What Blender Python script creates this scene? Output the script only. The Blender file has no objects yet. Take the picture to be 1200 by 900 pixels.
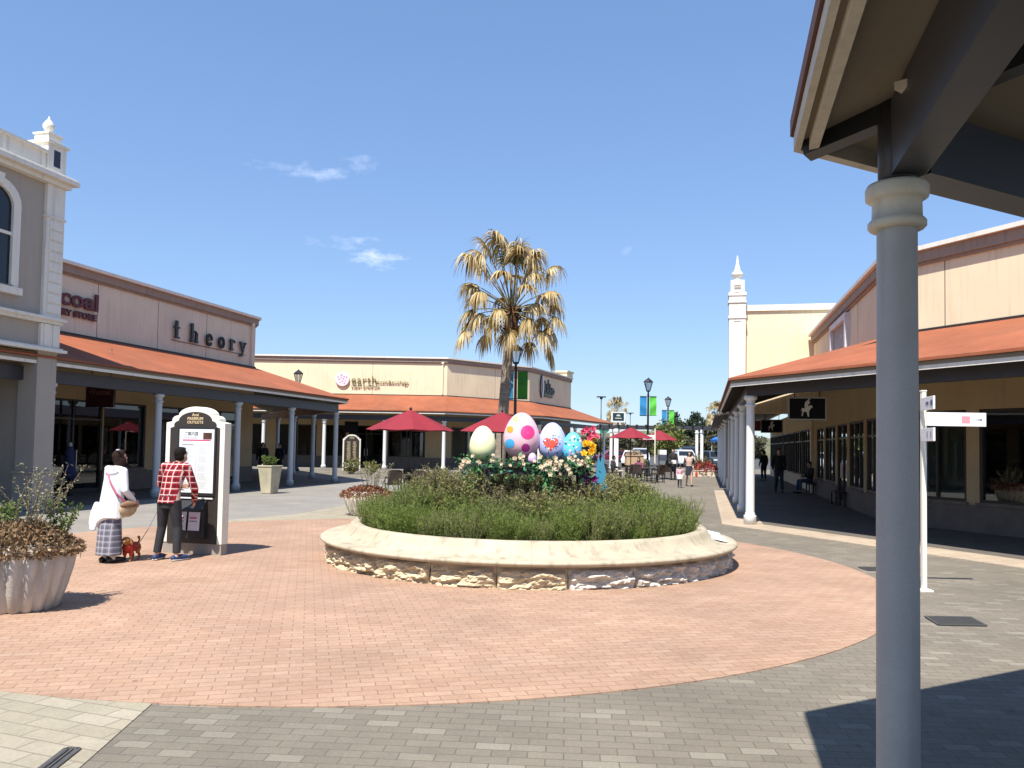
import bpy, bmesh, math, random
from mathutils import Vector, Matrix, kdtree, noise
R = math.radians
PI = math.pi
rnd = random.Random(7)
scene = bpy.context.scene
C = scene.collection

# ------------------------------------------------------------------ materials
MATS = {}
class NT:
    def __init__(s, m):
        s.t = m.node_tree; s.t.nodes.clear()
    def n(s, typ, **kw):
        nd = s.t.nodes.new(typ)
        for k, v in kw.items():
            if k == 'inp':
                for a, b in v.items(): nd.inputs[a].default_value = b
            else: setattr(nd, k, v)
        return nd
    def l(s, a, b): s.t.links.new(a, b)

def mixc(nt, fac, a, b, mode='MIX'):
    m = nt.n('ShaderNodeMix', data_type='RGBA', blend_type=mode)
    for i, v in ((0, fac), (6, a), (7, b)):
        if hasattr(v, 'is_output') or hasattr(v, 'links'): nt.l(v, m.inputs[i])
        else: m.inputs[i].default_value = v if i == 0 else (*v[:3], 1)
    return m.outputs[2]

def ramp(nt, src, stops):
    r = nt.n('ShaderNodeValToRGB')
    e = r.color_ramp.elements
    while len(e) < len(stops): e.new(0.5)
    for el, (p, c) in zip(e, stops):
        el.position = p; el.color = (c, c, c, 1) if not hasattr(c, '__len__') else (*c, 1)
    nt.l(src, r.inputs[0]); return r.outputs[0]

def base(name):
    m = bpy.data.materials.new(name); m.use_nodes = True
    nt = NT(m); out = nt.n('ShaderNodeOutputMaterial')
    MATS[name] = m
    return m, nt, out

def mat(name, col, rough=.6, metal=0., var=.12, scale=3., fine=40., bump=.0, spec=.5, streak=0., island=0.):
    """plain painted/stone/metal surface with slight mottling, optional weather streaks and bump"""
    if name in MATS: return MATS[name]
    m, nt, out = base(name)
    p = nt.n('ShaderNodeBsdfPrincipled', inp={'Roughness': rough, 'Metallic': metal, 'Specular IOR Level': spec})
    co = nt.n('ShaderNodeTexCoord').outputs['Object']
    c = col
    if var:
        n1 = nt.n('ShaderNodeTexNoise', inp={'Scale': scale, 'Detail': 6., 'Roughness': .6}); nt.l(co, n1.inputs['Vector'])
        n2 = nt.n('ShaderNodeTexNoise', inp={'Scale': fine, 'Detail': 3.}); nt.l(co, n2.inputs['Vector'])
        f1 = ramp(nt, n1.outputs[0], [(.3, 1 - var), (.7, 1 + var * .5)])
        f2 = ramp(nt, n2.outputs[0], [(.3, 1 - var * .5), (.7, 1 + var * .3)])
        c = mixc(nt, 1., col, f1, 'MULTIPLY'); c = mixc(nt, 1., c, f2, 'MULTIPLY')
    if streak:
        mp = nt.n('ShaderNodeMapping', inp={'Scale': (5., 5., .35)}); nt.l(co, mp.inputs[0])
        n3 = nt.n('ShaderNodeTexNoise', inp={'Scale': 1.6, 'Detail': 5.}); nt.l(mp.outputs[0], n3.inputs['Vector'])
        f3 = ramp(nt, n3.outputs[0], [(.52, 1.), (.72, 1 - streak)])
        c = mixc(nt, 1., c, f3, 'MULTIPLY')
    if island:
        g = nt.n('ShaderNodeNewGeometry')
        c = mixc(nt, 1., c, ramp(nt, g.outputs['Random Per Island'], [(0, 1 - island), (1, 1 + island * .6)]), 'MULTIPLY')
    if hasattr(c, 'links'): nt.l(c, p.inputs['Base Color'])
    else: p.inputs['Base Color'].default_value = (*c, 1)
    if bump:
        nb = nt.n('ShaderNodeTexNoise', inp={'Scale': fine * .7, 'Detail': 6.}); nt.l(co, nb.inputs['Vector'])
        b = nt.n('ShaderNodeBump', inp={'Strength': bump, 'Distance': .02}); nt.l(nb.outputs[0], b.inputs['Height'])
        nt.l(b.outputs[0], p.inputs['Normal'])
    nt.l(p.outputs[0], out.inputs[0]); return m

def leafmat(name, cols, rough=.55, trans=.3):
    """foliage: colour differs from leaf to leaf; part of the light passes through"""
    m, nt, out = base(name)
    g = nt.n('ShaderNodeNewGeometry')
    k = len(cols) - 1
    c = ramp(nt, g.outputs['Random Per Island'], [(i / k, cc) for i, cc in enumerate(cols)])
    p = nt.n('ShaderNodeBsdfPrincipled', inp={'Roughness': rough, 'Specular IOR Level': .3}); nt.l(c, p.inputs['Base Color'])
    t = nt.n('ShaderNodeBsdfTranslucent'); nt.l(c, t.inputs[0])
    mx = nt.n('ShaderNodeMixShader', inp={0: trans}); nt.l(p.outputs[0], mx.inputs[1]); nt.l(t.outputs[0], mx.inputs[2])
    nt.l(mx.outputs[0], out.inputs[0]); return m

def paver(name, cols, bw, bh, mortar, mcol, rz=0., var=.25, offset=.5, msize=.006, big=.15, spots=.0):
    """laid pavers: colour varies unit by unit, dark joints, large soft stains"""
    m, nt, out = base(name)
    p = nt.n('ShaderNodeBsdfPrincipled', inp={'Roughness': .82, 'Specular IOR Level': .25})
    co = nt.n('ShaderNodeTexCoord').outputs['Object']
    mp = nt.n('ShaderNodeMapping', inp={'Rotation': (0, 0, rz)}); nt.l(co, mp.inputs[0])
    b = nt.n('ShaderNodeTexBrick', offset=offset, inp={'Scale': 1., 'Mortar Size': msize, 'Mortar Smooth': .3, 'Bias': 0., 'Brick Width': bw, 'Row Height': bh,
              'Color1': (0, 0, 0, 1), 'Color2': (1, 1, 1, 1), 'Mortar': (0, 0, 0, 1)})
    nt.l(mp.outputs[0], b.inputs['Vector'])
    k = len(cols) - 1
    c = ramp(nt, b.outputs['Color'], [(i / k, cc) for i, cc in enumerate(cols)])
    n1 = nt.n('ShaderNodeTexNoise', inp={'Scale': .35, 'Detail': 8., 'Roughness': .65}); nt.l(co, n1.inputs['Vector'])
    c = mixc(nt, 1., c, ramp(nt, n1.outputs[0], [(.3, 1 - big), (.7, 1 + big * .7)]), 'MULTIPLY')
    n2 = nt.n('ShaderNodeTexNoise', inp={'Scale': 45., 'Detail': 4.}); nt.l(co, n2.inputs['Vector'])
    c = mixc(nt, 1., c, ramp(nt, n2.outputs[0], [(.3, .9), (.7, 1.07)]), 'MULTIPLY')
    if spots:
        n3 = nt.n('ShaderNodeTexNoise', inp={'Scale': 2.3, 'Detail': 3.}); nt.l(co, n3.inputs['Vector'])
        c = mixc(nt, 1., c, ramp(nt, n3.outputs[0], [(.66, 1.), (.74, 1 - spots)]), 'MULTIPLY')
    c = mixc(nt, b.outputs['Fac'], c, mcol)
    v = nt.n('ShaderNodeTexVoronoi', inp={'Scale': 1.3}); nt.l(co, v.inputs['Vector'])      # trodden-in gum and drips
    c = mixc(nt, 1., c, ramp(nt, v.outputs['Distance'], [(.022, .62), (.034, 1.)]), 'MULTIPLY')
    n4 = nt.n('ShaderNodeTexNoise', inp={'Scale': 1.1, 'Detail': 9., 'Roughness': .72}); nt.l(co, n4.inputs['Vector'])
    c = mixc(nt, 1., c, ramp(nt, n4.outputs[0], [(.35, .88), (.65, 1.06)]), 'MULTIPLY')
    nt.l(c, p.inputs['Base Color'])
    bu = nt.n('ShaderNodeBump', inp={'Strength': .5, 'Distance': .006}); bu.invert = True
    nt.l(b.outputs['Fac'], bu.inputs['Height']); nt.l(bu.outputs[0], p.inputs['Normal'])
    nt.l(p.outputs[0], out.inputs[0]); return m

def glassmat(name, tint, boost=1.0):
    m, nt, out = base(name)
    t = nt.n('ShaderNodeBsdfTransparent', inp={0: (*tint, 1)})
    g = nt.n('ShaderNodeBsdfGlossy', inp={'Roughness': .015, 'Color': (.95, .97, 1, 1)})
    fr = nt.n('ShaderNodeFresnel', inp={'IOR': 1.5})
    mu = nt.n('ShaderNodeMath', operation='MULTIPLY_ADD', use_clamp=True, inp={1: boost, 2: .02}); nt.l(fr.outputs[0], mu.inputs[0])
    mx = nt.n('ShaderNodeMixShader'); nt.l(mu.outputs[0], mx.inputs[0]); nt.l(t.outputs[0], mx.inputs[1]); nt.l(g.outputs[0], mx.inputs[2])
    nt.l(mx.outputs[0], out.inputs[0]); return m

def plaid(name, basec, band, line, sx, dark=.5):
    """woven check: dark bands and light lines, two directions"""
    m, nt, out = base(name)
    p = nt.n('ShaderNodeBsdfPrincipled', inp={'Roughness': .85, 'Specular IOR Level': .1})
    co = nt.n('ShaderNodeTexCoord').outputs['Object']
    sp = nt.n('ShaderNodeSeparateXYZ'); nt.l(co, sp.inputs[0])
    c = basec
    def stripe(axis, off, w):
        a = nt.n('ShaderNodeMath', operation='MULTIPLY_ADD', inp={1: 1 / sx, 2: off + 50}); nt.l(sp.outputs[axis], a.inputs[0])
        f = nt.n('ShaderNodeMath', operation='FRACT'); nt.l(a.outputs[0], f.inputs[0])
        g = nt.n('ShaderNodeMath', operation='LESS_THAN', inp={1: w}); nt.l(f.outputs[0], g.inputs[0]); return g.outputs[0]
    def half(v, k):
        q = nt.n('ShaderNodeMath', operation='MULTIPLY', inp={1: k}); nt.l(v, q.inputs[0]); return q.outputs[0]
    for ax in (0, 2): c = mixc(nt, half(stripe(ax, 0, .42), dark), c, band)
    for ax in (0, 2): c = mixc(nt, half(stripe(ax, .29, .15), .85), c, line)
    nt.l(c, p.inputs['Base Color']); nt.l(p.outputs[0], out.inputs[0]); return m

# ------------------------------------------------------------------ mesh builder
class MB:
    def __init__(s): s.bm = bmesh.new(); s.leaf = False
    def face(s, pts, mi=0):
        f = s.bm.faces.new([s.bm.verts.new(p) for p in pts]); f.material_index = mi; return f
    def hexa(s, lo, hi, mi=0):
        a = [s.bm.verts.new(p) for p in lo]; b = [s.bm.verts.new(p) for p in hi]; n = len(a)
        fs = [s.bm.faces.new(a[::-1]), s.bm.faces.new(b)] + [s.bm.faces.new((a[i], a[(i + 1) % n], b[(i + 1) % n], b[i])) for i in range(n)]
        for f in fs: f.material_index = mi
        return s
    def prism(s, poly, z0, z1, mi=0):
        return s.hexa([(x, y, z0) for x, y in poly], [(x, y, z1) for x, y in poly], mi)
    def box(s, c, d, rz=0., mi=0, M=None):
        x, y, z = d[0] / 2, d[1] / 2, d[2] / 2
        T = M or (Matrix.Translation(c) @ Matrix.Rotation(rz, 4, 'Z'))
        q = [(-x, -y), (x, -y), (x, y), (-x, y)]
        return s.hexa([T @ Vector((a, b, -z)) for a, b in q], [T @ Vector((a, b, z)) for a, b in q], mi)
    def fbox(s, F, u0, u1, v0, v1, z0, z1, mi=0):
        q = [F(u0, v0), F(u1, v0), F(u1, v1), F(u0, v1)]
        return s.prism(q, z0, z1, mi)
    def bar(s, a, b, w, h=None, mi=0):
        a, b = Vector(a), Vector(b); h = h or w
        t = (b - a).normalized(); up = Vector((0, 0, 1)) if abs(t.z) < .95 else Vector((0, 1, 0))
        x = t.cross(up).normalized() * w / 2; y = x.cross(t).normalized() * h / 2
        return s.hexa([a - x - y, a + x - y, a + x + y, a - x + y], [b - x - y, b + x - y, b + x + y, b - x + y], mi)
    def tube(s, pts, radii, seg=12, mi=0, xax=None, cap=True, dome=False):
        pts = [Vector(p) for p in pts]
        rr = [(r, r) if not hasattr(r, '__len__') else r for r in (radii if hasattr(radii, '__len__') else [radii] * len(pts))]
        if dome:   # rounded ends
            def ext(p, q, r):
                d = (p - q).normalized(); m = min(r)
                return [(p + d * m * .9, (r[0] * .25, r[1] * .25)), (p + d * m * .65, (r[0] * .72, r[1] * .72)), (p + d * m * .3, (r[0] * .94, r[1] * .94))]
            a = ext(pts[0], pts[1], rr[0]); b = ext(pts[-1], pts[-2], rr[-1])[::-1]
            pts = [q[0] for q in a] + pts + [q[0] for q in b]; rr = [q[1] for q in a] + rr + [q[1] for q in b]
        rings = []; px = Vector(xax) if xax else None
        for i, p in enumerate(pts):
            t = (pts[min(i + 1, len(pts) - 1)] - pts[max(i - 1, 0)]).normalized()
            if px is None:
                px = t.cross(Vector((0, 0, 1)))
                if px.length < .1: px = Vector((1, 0, 0))
            x = (px - t * px.dot(t)).normalized(); y = t.cross(x); px = Vector(xax) if xax else x
            rings.append([s.bm.verts.new(p + x * math.cos(2 * PI * k / seg) * rr[i][0] + y * math.sin(2 * PI * k / seg) * rr[i][1]) for k in range(seg)])
        for a, b in zip(rings, rings[1:]):
            for k in range(seg):
                f = s.bm.faces.new((a[k], a[(k + 1) % seg], b[(k + 1) % seg], b[k])); f.material_index = mi; f.smooth = True
        if cap:
            for r_ in (rings[0][::-1], rings[-1]):
                f = s.bm.faces.new(r_); f.material_index = mi
        return s
    def lathe(s, prof, c=(0, 0, 0), seg=24, mi=0, closed=True, flute=None, a0=0., a1=2 * PI):
        c = Vector(c); full = abs(a1 - a0 - 2 * PI) < 1e-6; n = seg if full else seg + 1
        rings = []
        for r, z in prof:
            rings.append([s.bm.verts.new(c + Vector((math.cos(a) * r * (flute(a, z) if flute else 1), math.sin(a) * r * (flute(a, z) if flute else 1), z)))
                          for a in [a0 + (a1 - a0) * k / seg for k in range(n)]])
        for a, b in zip(rings, rings[1:]):
            for k in range(seg):
                f = s.bm.faces.new((a[k], a[(k + 1) % n], b[(k + 1) % n], b[k])); f.material_index = mi; f.smooth = True
        if closed:
            for r_ in (rings[0][::-1], rings[-1]):
                f = s.bm.faces.new(r_); f.material_index = mi
        return s
    def ball(s, c, r, seg=14, rings=9, mi=0, M=None):
        r = r if hasattr(r, '__len__') else (r, r, r)
        T = Matrix.Translation(c) @ (M or Matrix()) @ Matrix.Diagonal((*r, 1))
        d = bmesh.ops.create_uvsphere(s.bm, u_segments=seg, v_segments=rings, radius=1, matrix=T)
        for v in d['verts']:
            for f in v.link_faces: f.material_index = mi; f.smooth = True
        return s
    def extr(s, poly, M, d, mi=0):
        """2-D outline (x, y) -> solid of depth d along local z"""
        return s.hexa([M @ Vector((x, y, 0)) for x, y in poly], [M @ Vector((x, y, d)) for x, y in poly], mi)
    def stroke(s, pts, w, M, d, mi=0):
        """thick polyline as overlapping plates"""
        for (a, b) in zip(pts, pts[1:]):
            a, b = Vector(a), Vector(b); t = (b - a).normalized(); n = Vector((-t.y, t.x)) * w / 2; e = t * w * .25
            s.extr([a - n - e, b - n + e, b + n + e, a + n - e], M, d, mi)
        return s
    def leafq(s, c, d, n, L, W, mi=0, bend=0.):
        """one leaf: direction d, normal n"""
        c = Vector(c); x = d.cross(n)
        if x.length < 1e-4: x = Vector((1, 0, 0))
        x = x.normalized() * W / 2; m = c + d * L * .5 - n * bend * L
        v = [s.bm.verts.new(p) for p in (c, m - x, c + d * L - n * bend * 2.2 * L, m + x)]
        f = s.bm.faces.new(v); f.material_index = mi

WM = {}
def obj(name, mb, mats, parent=None, world=False, smooth=None, bevel=0., weld=False):
    bm = mb.bm if isinstance(mb, MB) else None
    if bm is not None:
        if not mb.leaf: bmesh.ops.recalc_face_normals(bm, faces=bm.faces)
        if parent is not None and world: bm.transform(WM[parent.name].inverted())
        me = bpy.data.meshes.new(name)
        if smooth is not None:
            for f in bm.faces: f.smooth = smooth
        bm.to_mesh(me); bm.free()
    else: me = mb
    for m in (mats if isinstance(mats, (list, tuple)) else [mats]): me.materials.append(m)
    o = bpy.data.objects.new(name, me); C.objects.link(o)
    if parent is not None: o.parent = parent; WM[o.name] = WM[parent.name]
    else: WM[o.name] = Matrix()
    if bevel:
        b = o.modifiers.new('bevel', 'BEVEL'); b.width = bevel; b.segments = 2; b.limit_method = 'ANGLE'; b.angle_limit = R(40)
    return o

def tag(o, label, cat, group=None, kind=None):
    if label: o['label'] = label
    if cat: o['category'] = cat
    if group: o['group'] = group
    if kind: o['kind'] = kind
    return o

def thing(name, label, cat, loc=(0, 0, 0), rz=0., group=None):
    o = bpy.data.objects.new(name, None); C.objects.link(o); o.empty_display_size = .3
    o.location = loc; o.rotation_euler = (0, 0, rz)
    WM[o.name] = Matrix.Translation(loc) @ Matrix.Rotation(rz, 4, 'Z')
    return tag(o, label, cat, group)

def struct(name, mb, m):
    o = obj(name, mb, m); o['kind'] = 'structure'; return o

def kids(o): return [c for c in bpy.data.objects if c.parent == o]
def dup(o, loc, rz, label=None, scale=None):
    def cp(s, par):
        c = s.copy(); C.objects.link(c); c.parent = par
        for k in kids(s): cp(k, c)
        return c
    r = cp(o, None); r.location = loc; r.rotation_euler = (0, 0, rz)
    WM[r.name] = Matrix.Translation(loc) @ Matrix.Rotation(rz, 4, 'Z')
    if scale: r.scale = (scale,) * 3 if not hasattr(scale, '__len__') else scale
    if label: r['label'] = label
    return r

def frame(o, d, n):
    o, d, n = Vector(o), Vector(d).normalized(), Vector(n).normalized()
    return lambda u, v: tuple(o + d * u + n * v)

def mitre(P, v, side):
    P = [Vector(p) for p in P]; n = []
    vs = v if hasattr(v, '__len__') else [v] * (len(P) - 1)
    for a, b in zip(P, P[1:]):
        d = (b - a).normalized(); n.append(Vector((d.y, -d.x)) * (1 if side == 'R' else -1))
    out = [P[0] + n[0] * vs[0]]
    for i in range(1, len(P) - 1):
        a, b = n[i - 1], n[i]; det = a.x * b.y - a.y * b.x
        out.append(P[i] + Vector(((vs[i - 1] * b.y - vs[i] * a.y) / det, (a.x * vs[i] - b.x * vs[i - 1]) / det)))
    out.append(P[-1] + n[-1] * vs[-1]); return out

def band(mb, A, B, z0, z1, mi=0, segs=None):
    """mitred wall-like run between two parallel polylines"""
    for i in range(len(A) - 1):
        if segs is None or i in segs: mb.prism([A[i], A[i + 1], B[i + 1], B[i]], z0, z1, mi)

def segframe(P, i, side):
    d = (Vector(P[i + 1]) - Vector(P[i])); L = d.length; d.normalize()
    n = Vector((d.y, -d.x)) * (1 if side == 'R' else -1)
    return frame(P[i], d, n), L, d, n

def remeshed(mb, vox, it=2):
    me = bpy.data.meshes.new('tmp'); bmesh.ops.recalc_face_normals(mb.bm, faces=mb.bm.faces); mb.bm.to_mesh(me); mb.bm.free()
    o = bpy.data.objects.new('tmp', me); C.objects.link(o)
    r = o.modifiers.new('r', 'REMESH'); r.mode = 'VOXEL'; r.voxel_size = vox; r.use_smooth_shade = True
    if it:
        sm = o.modifiers.new('s', 'SMOOTH'); sm.factor = .5; sm.iterations = it
    dg = bpy.context.evaluated_depsgraph_get(); dg.update()
    out = bpy.data.meshes.new_from_object(o.evaluated_get(dg))
    bpy.data.objects.remove(o); bpy.data.meshes.remove(me); out.materials.clear()
    for p in out.polygons: p.use_smooth = True
    return out

def textmesh(s, size, M, depth=.02, bold=0., sx=1., align='LEFT', spacing=1.):
    cu = bpy.data.curves.new('t', 'FONT'); cu.body = s; cu.size = size; cu.extrude = depth / 2; cu.offset = bold
    cu.align_x = align; cu.resolution_u = 3; cu.space_character = spacing
    o = bpy.data.objects.new('t', cu); C.objects.link(o)
    dg = bpy.context.evaluated_depsgraph_get(); dg.update()
    me = bpy.data.meshes.new_from_object(o.evaluated_get(dg)); bpy.data.objects.remove(o); bpy.data.curves.remove(cu)
    mb = MB(); mb.bm.from_mesh(me); bpy.data.meshes.remove(me)
    mb.bm.transform(M @ Matrix.Translation((0, 0, depth / 2)) @ Matrix.Diagonal((sx, 1, 1, 1))); return mb

def wallM(F, d, n, u, v, z, flip):
    """matrix for lettering on a wall: x along reading direction, y up, z out of the wall"""
    x = Vector((*d, 0)) * (-1 if flip else 1); o = Vector((*F(u, v), z)); out = -Vector((*n, 0))
    M = Matrix.Identity(4)
    M.col[0][:3] = x; M.col[1][:3] = (0, 0, 1); M.col[2][:3] = out; M.col[3][:3] = o
    return M

# ------------------------------------------------------------------ camera, world, light
cam = bpy.data.cameras.new('camera'); co = bpy.data.objects.new('camera', cam); C.objects.link(co); scene.camera = co
F_PX = 950.; pitch = R(2.4); roll = R(1.0)
cam.sensor_fit = 'HORIZONTAL'; cam.sensor_width = 36; cam.lens = 36 * F_PX / 1200
cam.clip_end = 3000; cam.clip_start = .05
cam.shift_y = (523 - F_PX * math.tan(pitch) - 450) / 1200
ri = Vector((1, 0, 0)); fw = Vector((0, math.cos(pitch), math.sin(pitch))); up = Vector((0, -math.sin(pitch), math.cos(pitch)))
r2 = ri * math.cos(roll) + up * math.sin(roll); u2 = up * math.cos(roll) - ri * math.sin(roll)
M = Matrix.Identity(4); M.col[0][:3] = r2; M.col[1][:3] = u2; M.col[2][:3] = -fw; M.col[3][:3] = (0, 0, 1.7)
co.matrix_world = M

SUN_AZ, SUN_EL = R(22), R(61)      # light travels towards +Y and a little +X
sd = Vector((-math.sin(SUN_AZ) * math.cos(SUN_EL), -math.cos(SUN_AZ) * math.cos(SUN_EL), math.sin(SUN_EL)))
sl = bpy.data.lights.new('sun', 'SUN'); sl.energy = 5.0; sl.angle = R(.53); sl.color = (1, .955, .88)
so = bpy.data.objects.new('sun', sl); C.objects.link(so); so.rotation_euler = (-sd).to_track_quat('-Z', 'Y').to_euler(); so.location = (0, 0, 30)
w = bpy.data.worlds.new('World'); scene.world = w; w.use_nodes = True
nt = NT(w); wo = nt.n('ShaderNodeOutputWorld'); bg = nt.n('ShaderNodeBackground')
bg.inputs[1].default_value = .098
sky = nt.n('ShaderNodeTexSky', sky_type='NISHITA'); sky.sun_disc = False; sky.sun_elevation = SUN_EL
sky.sun_rotation = math.atan2(sd.x, sd.y); sky.air_density = 1.25; sky.dust_density = .0; sky.ozone_density = 3.5
tc = nt.n('ShaderNodeTexCoord').outputs['Generated']
gm = nt.n('ShaderNodeGamma', inp={1: .66}); nt.l(sky.outputs[0], gm.inputs[0])
skc = mixc(nt, 1., gm.outputs[0], (1.12, 1.38, 1.84), 'MULTIPLY')
# a few small fair-weather clouds far off, fixed in the world by direction
def cloud(az, el, wid, hei, dens, seed):
    global skc
    D = Vector((math.sin(az) * math.cos(el), math.cos(az) * math.cos(el), math.sin(el)))
    A = Vector((math.cos(az), -math.sin(az), 0)); B = A.cross(D)
    def dot(V, k):
        v = nt.n('ShaderNodeVectorMath', operation='DOT_PRODUCT'); nt.l(tc, v.inputs[0]); v.inputs[1].default_value = V * k; return v.outputs['Value']
    a, b = dot(A, 1 / wid), dot(B, 1 / hei)
    off = D.dot(B)
    nz = nt.n('ShaderNodeTexNoise', inp={'Scale': 34., 'Detail': 6., 'Roughness': .62}); 
    mp = nt.n('ShaderNodeMapping', inp={'Location': (seed, seed * 2, 0), 'Scale': (1, 1, 2.2)}); nt.l(tc, mp.inputs[0]); nt.l(mp.outputs[0], nz.inputs['Vector'])
    def m(op, x, y=None, clamp=False):
        q = nt.n('ShaderNodeMath', operation=op, use_clamp=clamp)
        for i, v in enumerate((x, y)):
            if v is None: continue
            if hasattr(v, 'links'): nt.l(v, q.inputs[i])
            else: q.inputs[i].default_value = v
        return q.outputs[0]
    r = m('ADD', m('MULTIPLY', a, a), m('MULTIPLY', b, b))
    k = m('SUBTRACT', 1., r); k = m('ADD', k, m('MULTIPLY', m('SUBTRACT', nz.outputs[0], .62), 4.2))
    k = m('MULTIPLY', k, dens * .55, True)
    k = m('MULTIPLY', k, m('GREATER_THAN', dot(D, 1), .5))
    k = m('MULTIPLY', k, m('SUBTRACT', 1.4, r, True))
    skc = mixc(nt, k, skc, (7.4, 8.0, 9.6))
def pxdir(x, y):
    v = fw + r2 * (x - 600) / F_PX + u2 * ((523 - F_PX * math.tan(pitch)) - y) / F_PX
    v.normalize(); return math.atan2(v.x, v.y), math.asin(v.z)
for (x, y, a, b, d, sdd) in ((365, 201, 46, 13, .5, 1), (310, 194, 36, 7, .25, 5), (420, 189, 24, 15, .4, 2), (396, 285, 44, 11, .4, 3), (432, 281, 24, 11, .6, 8), (446, 303, 42, 14, .85, 4), (733, 294, 15, 10, .3, 6)):
    az, el = pxdir(x, y); cloud(az, el, a / F_PX, b / F_PX, d, sdd)
nt.l(skc, bg.inputs[0]); nt.l(bg.outputs[0], wo.inputs[0])
vs = scene.view_settings; vs.view_transform = 'Standard'; vs.look = 'None'; vs.exposure = .74; vs.gamma = 1; vs.use_curve_mapping = False
scene.cycles.max_bounces = 7; scene.cycles.transparent_max_bounces = 12; scene.cycles.caustics_reflective = False; scene.cycles.caustics_refractive = False
# ------------------------------------------------------------------ shared materials
CREAM = mat('cream_render', (.80, .67, .45), .85, var=.10, scale=.5, fine=120, bump=.15, streak=.14)
PINKC = mat('pinkish_render', (.72, .645, .50), .85, var=.12, scale=.5, fine=120, bump=.15, streak=.16)
GREYR = mat('grey_beige_render', (.40, .355, .30), .85, var=.07, scale=.8, fine=120, bump=.15, streak=.08)
WHITE = mat('white_trim', (.78, .74, .65), .7, var=.06, scale=1.5, streak=.16)
PAINT = mat('white_column_paint', (.74, .74, .72), .45, var=.05, scale=2., streak=.1)
GREYCOL = mat('grey_column_paint', (.50, .52, .53), .45, var=.06, scale=2., streak=.1)
BROWN = mat('brown_cornice', (.32, .25, .195), .75, var=.12, streak=.2)
TAN_SHADE = mat('shaded_tan_shopfront', (.43, .32, .185), .85, var=.1, scale=1., streak=.1)  # tan wall colour kept dark so it carries the porch shade itself
JOINT = mat('panel_joint', (.2, .16, .13), .9, var=0)
STEEL = mat('dark_steel_beam', (.042, .043, .05), .45, var=.12, scale=2.)
DARKW = mat('dark_brown_trim', (.035, .022, .018), .55, var=.15)
SOFFIT = mat('shaded_cream_soffit', (.235, .20, .145), .85, var=.1, scale=1., fine=150, bump=.1)  # cream boards coloured darker to hold the shade of the underside
STONEB = mat('brown_stone_base', (.16, .13, .105), .8, var=.2, scale=3., bump=.3)
FRAMEM = mat('dark_window_frame', (.022, .017, .015), .4, var=.1)
GLASS = glassmat('shop_glass', (.52, .55, .53), 1.25)
DKGLASS = glassmat('dark_glass', (.06, .065, .08), 1.1)
INT = mat('shop_interior', (.22, .18, .13), .9, var=.25, scale=.8)
INTD = mat('shop_interior_dark', (.07, .055, .045), .9, var=.3, scale=.8)
BLACK = mat('black_metal', (.018, .018, .02), .4, var=.1)
MAROON = mat('maroon_letter', (.10, .012, .022), .45, var=.05)
BLKLET = mat('black_letter', (.012, .011, .011), .4, var=.05)
LAMPON = mat('lamp_glass', (.55, .55, .5), .2, var=.05)

def roofmat():
    m, nt, out = base('terracotta_roof')
    p = nt.n('ShaderNodeBsdfPrincipled', inp={'Roughness': .85, 'Specular IOR Level': .2})
    co = nt.n('ShaderNodeTexCoord').outputs['Object']
    n1 = nt.n('ShaderNodeTexNoise', inp={'Scale': .6, 'Detail': 7., 'Roughness': .7}); nt.l(co, n1.inputs['Vector'])
    n2 = nt.n('ShaderNodeTexNoise', inp={'Scale': 30., 'Detail': 4.}); nt.l(co, n2.inputs['Vector'])
    n3 = nt.n('ShaderNodeTexVoronoi', inp={'Scale': 3.2}); nt.l(co, n3.inputs['Vector'])
    c = mixc(nt, 1., (.315, .103, .050), ramp(nt, n1.outputs[0], [(.3, .76), (.7, 1.16)]), 'MULTIPLY')
    c = mixc(nt, 1., c, ramp(nt, n2.outputs[0], [(.3, .88), (.7, 1.08)]), 'MULTIPLY')
    c = mixc(nt, 1., c, ramp(nt, n3.outputs['Color'], [(0, .93), (1, 1.05)]), 'MULTIPLY')
    nt.l(c, p.inputs['Base Color'])
    # shallow tile courses that step with height
    sp = nt.n('ShaderNodeSeparateXYZ'); nt.l(co, sp.inputs[0])
    a = nt.n('ShaderNodeMath', operation='MULTIPLY', inp={1: 13.}); nt.l(sp.outputs[2], a.inputs[0])
    f = nt.n('ShaderNodeMath', operation='FRACT'); nt.l(a.outputs[0], f.inputs[0])
    c = mixc(nt, 1., c, ramp(nt, f.outputs[0], [(.0, .86), (.16, 1.), (1., 1.05)]), 'MULTIPLY')
    n5 = nt.n('ShaderNodeTexNoise', inp={'Scale': .22, 'Detail': 8., 'Roughness': .7}); nt.l(co, n5.inputs['Vector'])
    c = mixc(nt, ramp(nt, n5.outputs[0], [(.48, 0.), (.72, .45)]), c, (.20, .095, .06))
    nt.l(c, p.inputs['Base Color'])
    b = nt.n('ShaderNodeBump', inp={'Strength': .35, 'Distance': .02}); b.invert = True
    nt.l(f.outputs[0], b.inputs['Height']); nt.l(b.outputs[0], p.inputs['Normal'])
    nt.l(p.outputs[0], out.inputs[0]); return m
ROOF = roofmat()

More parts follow.
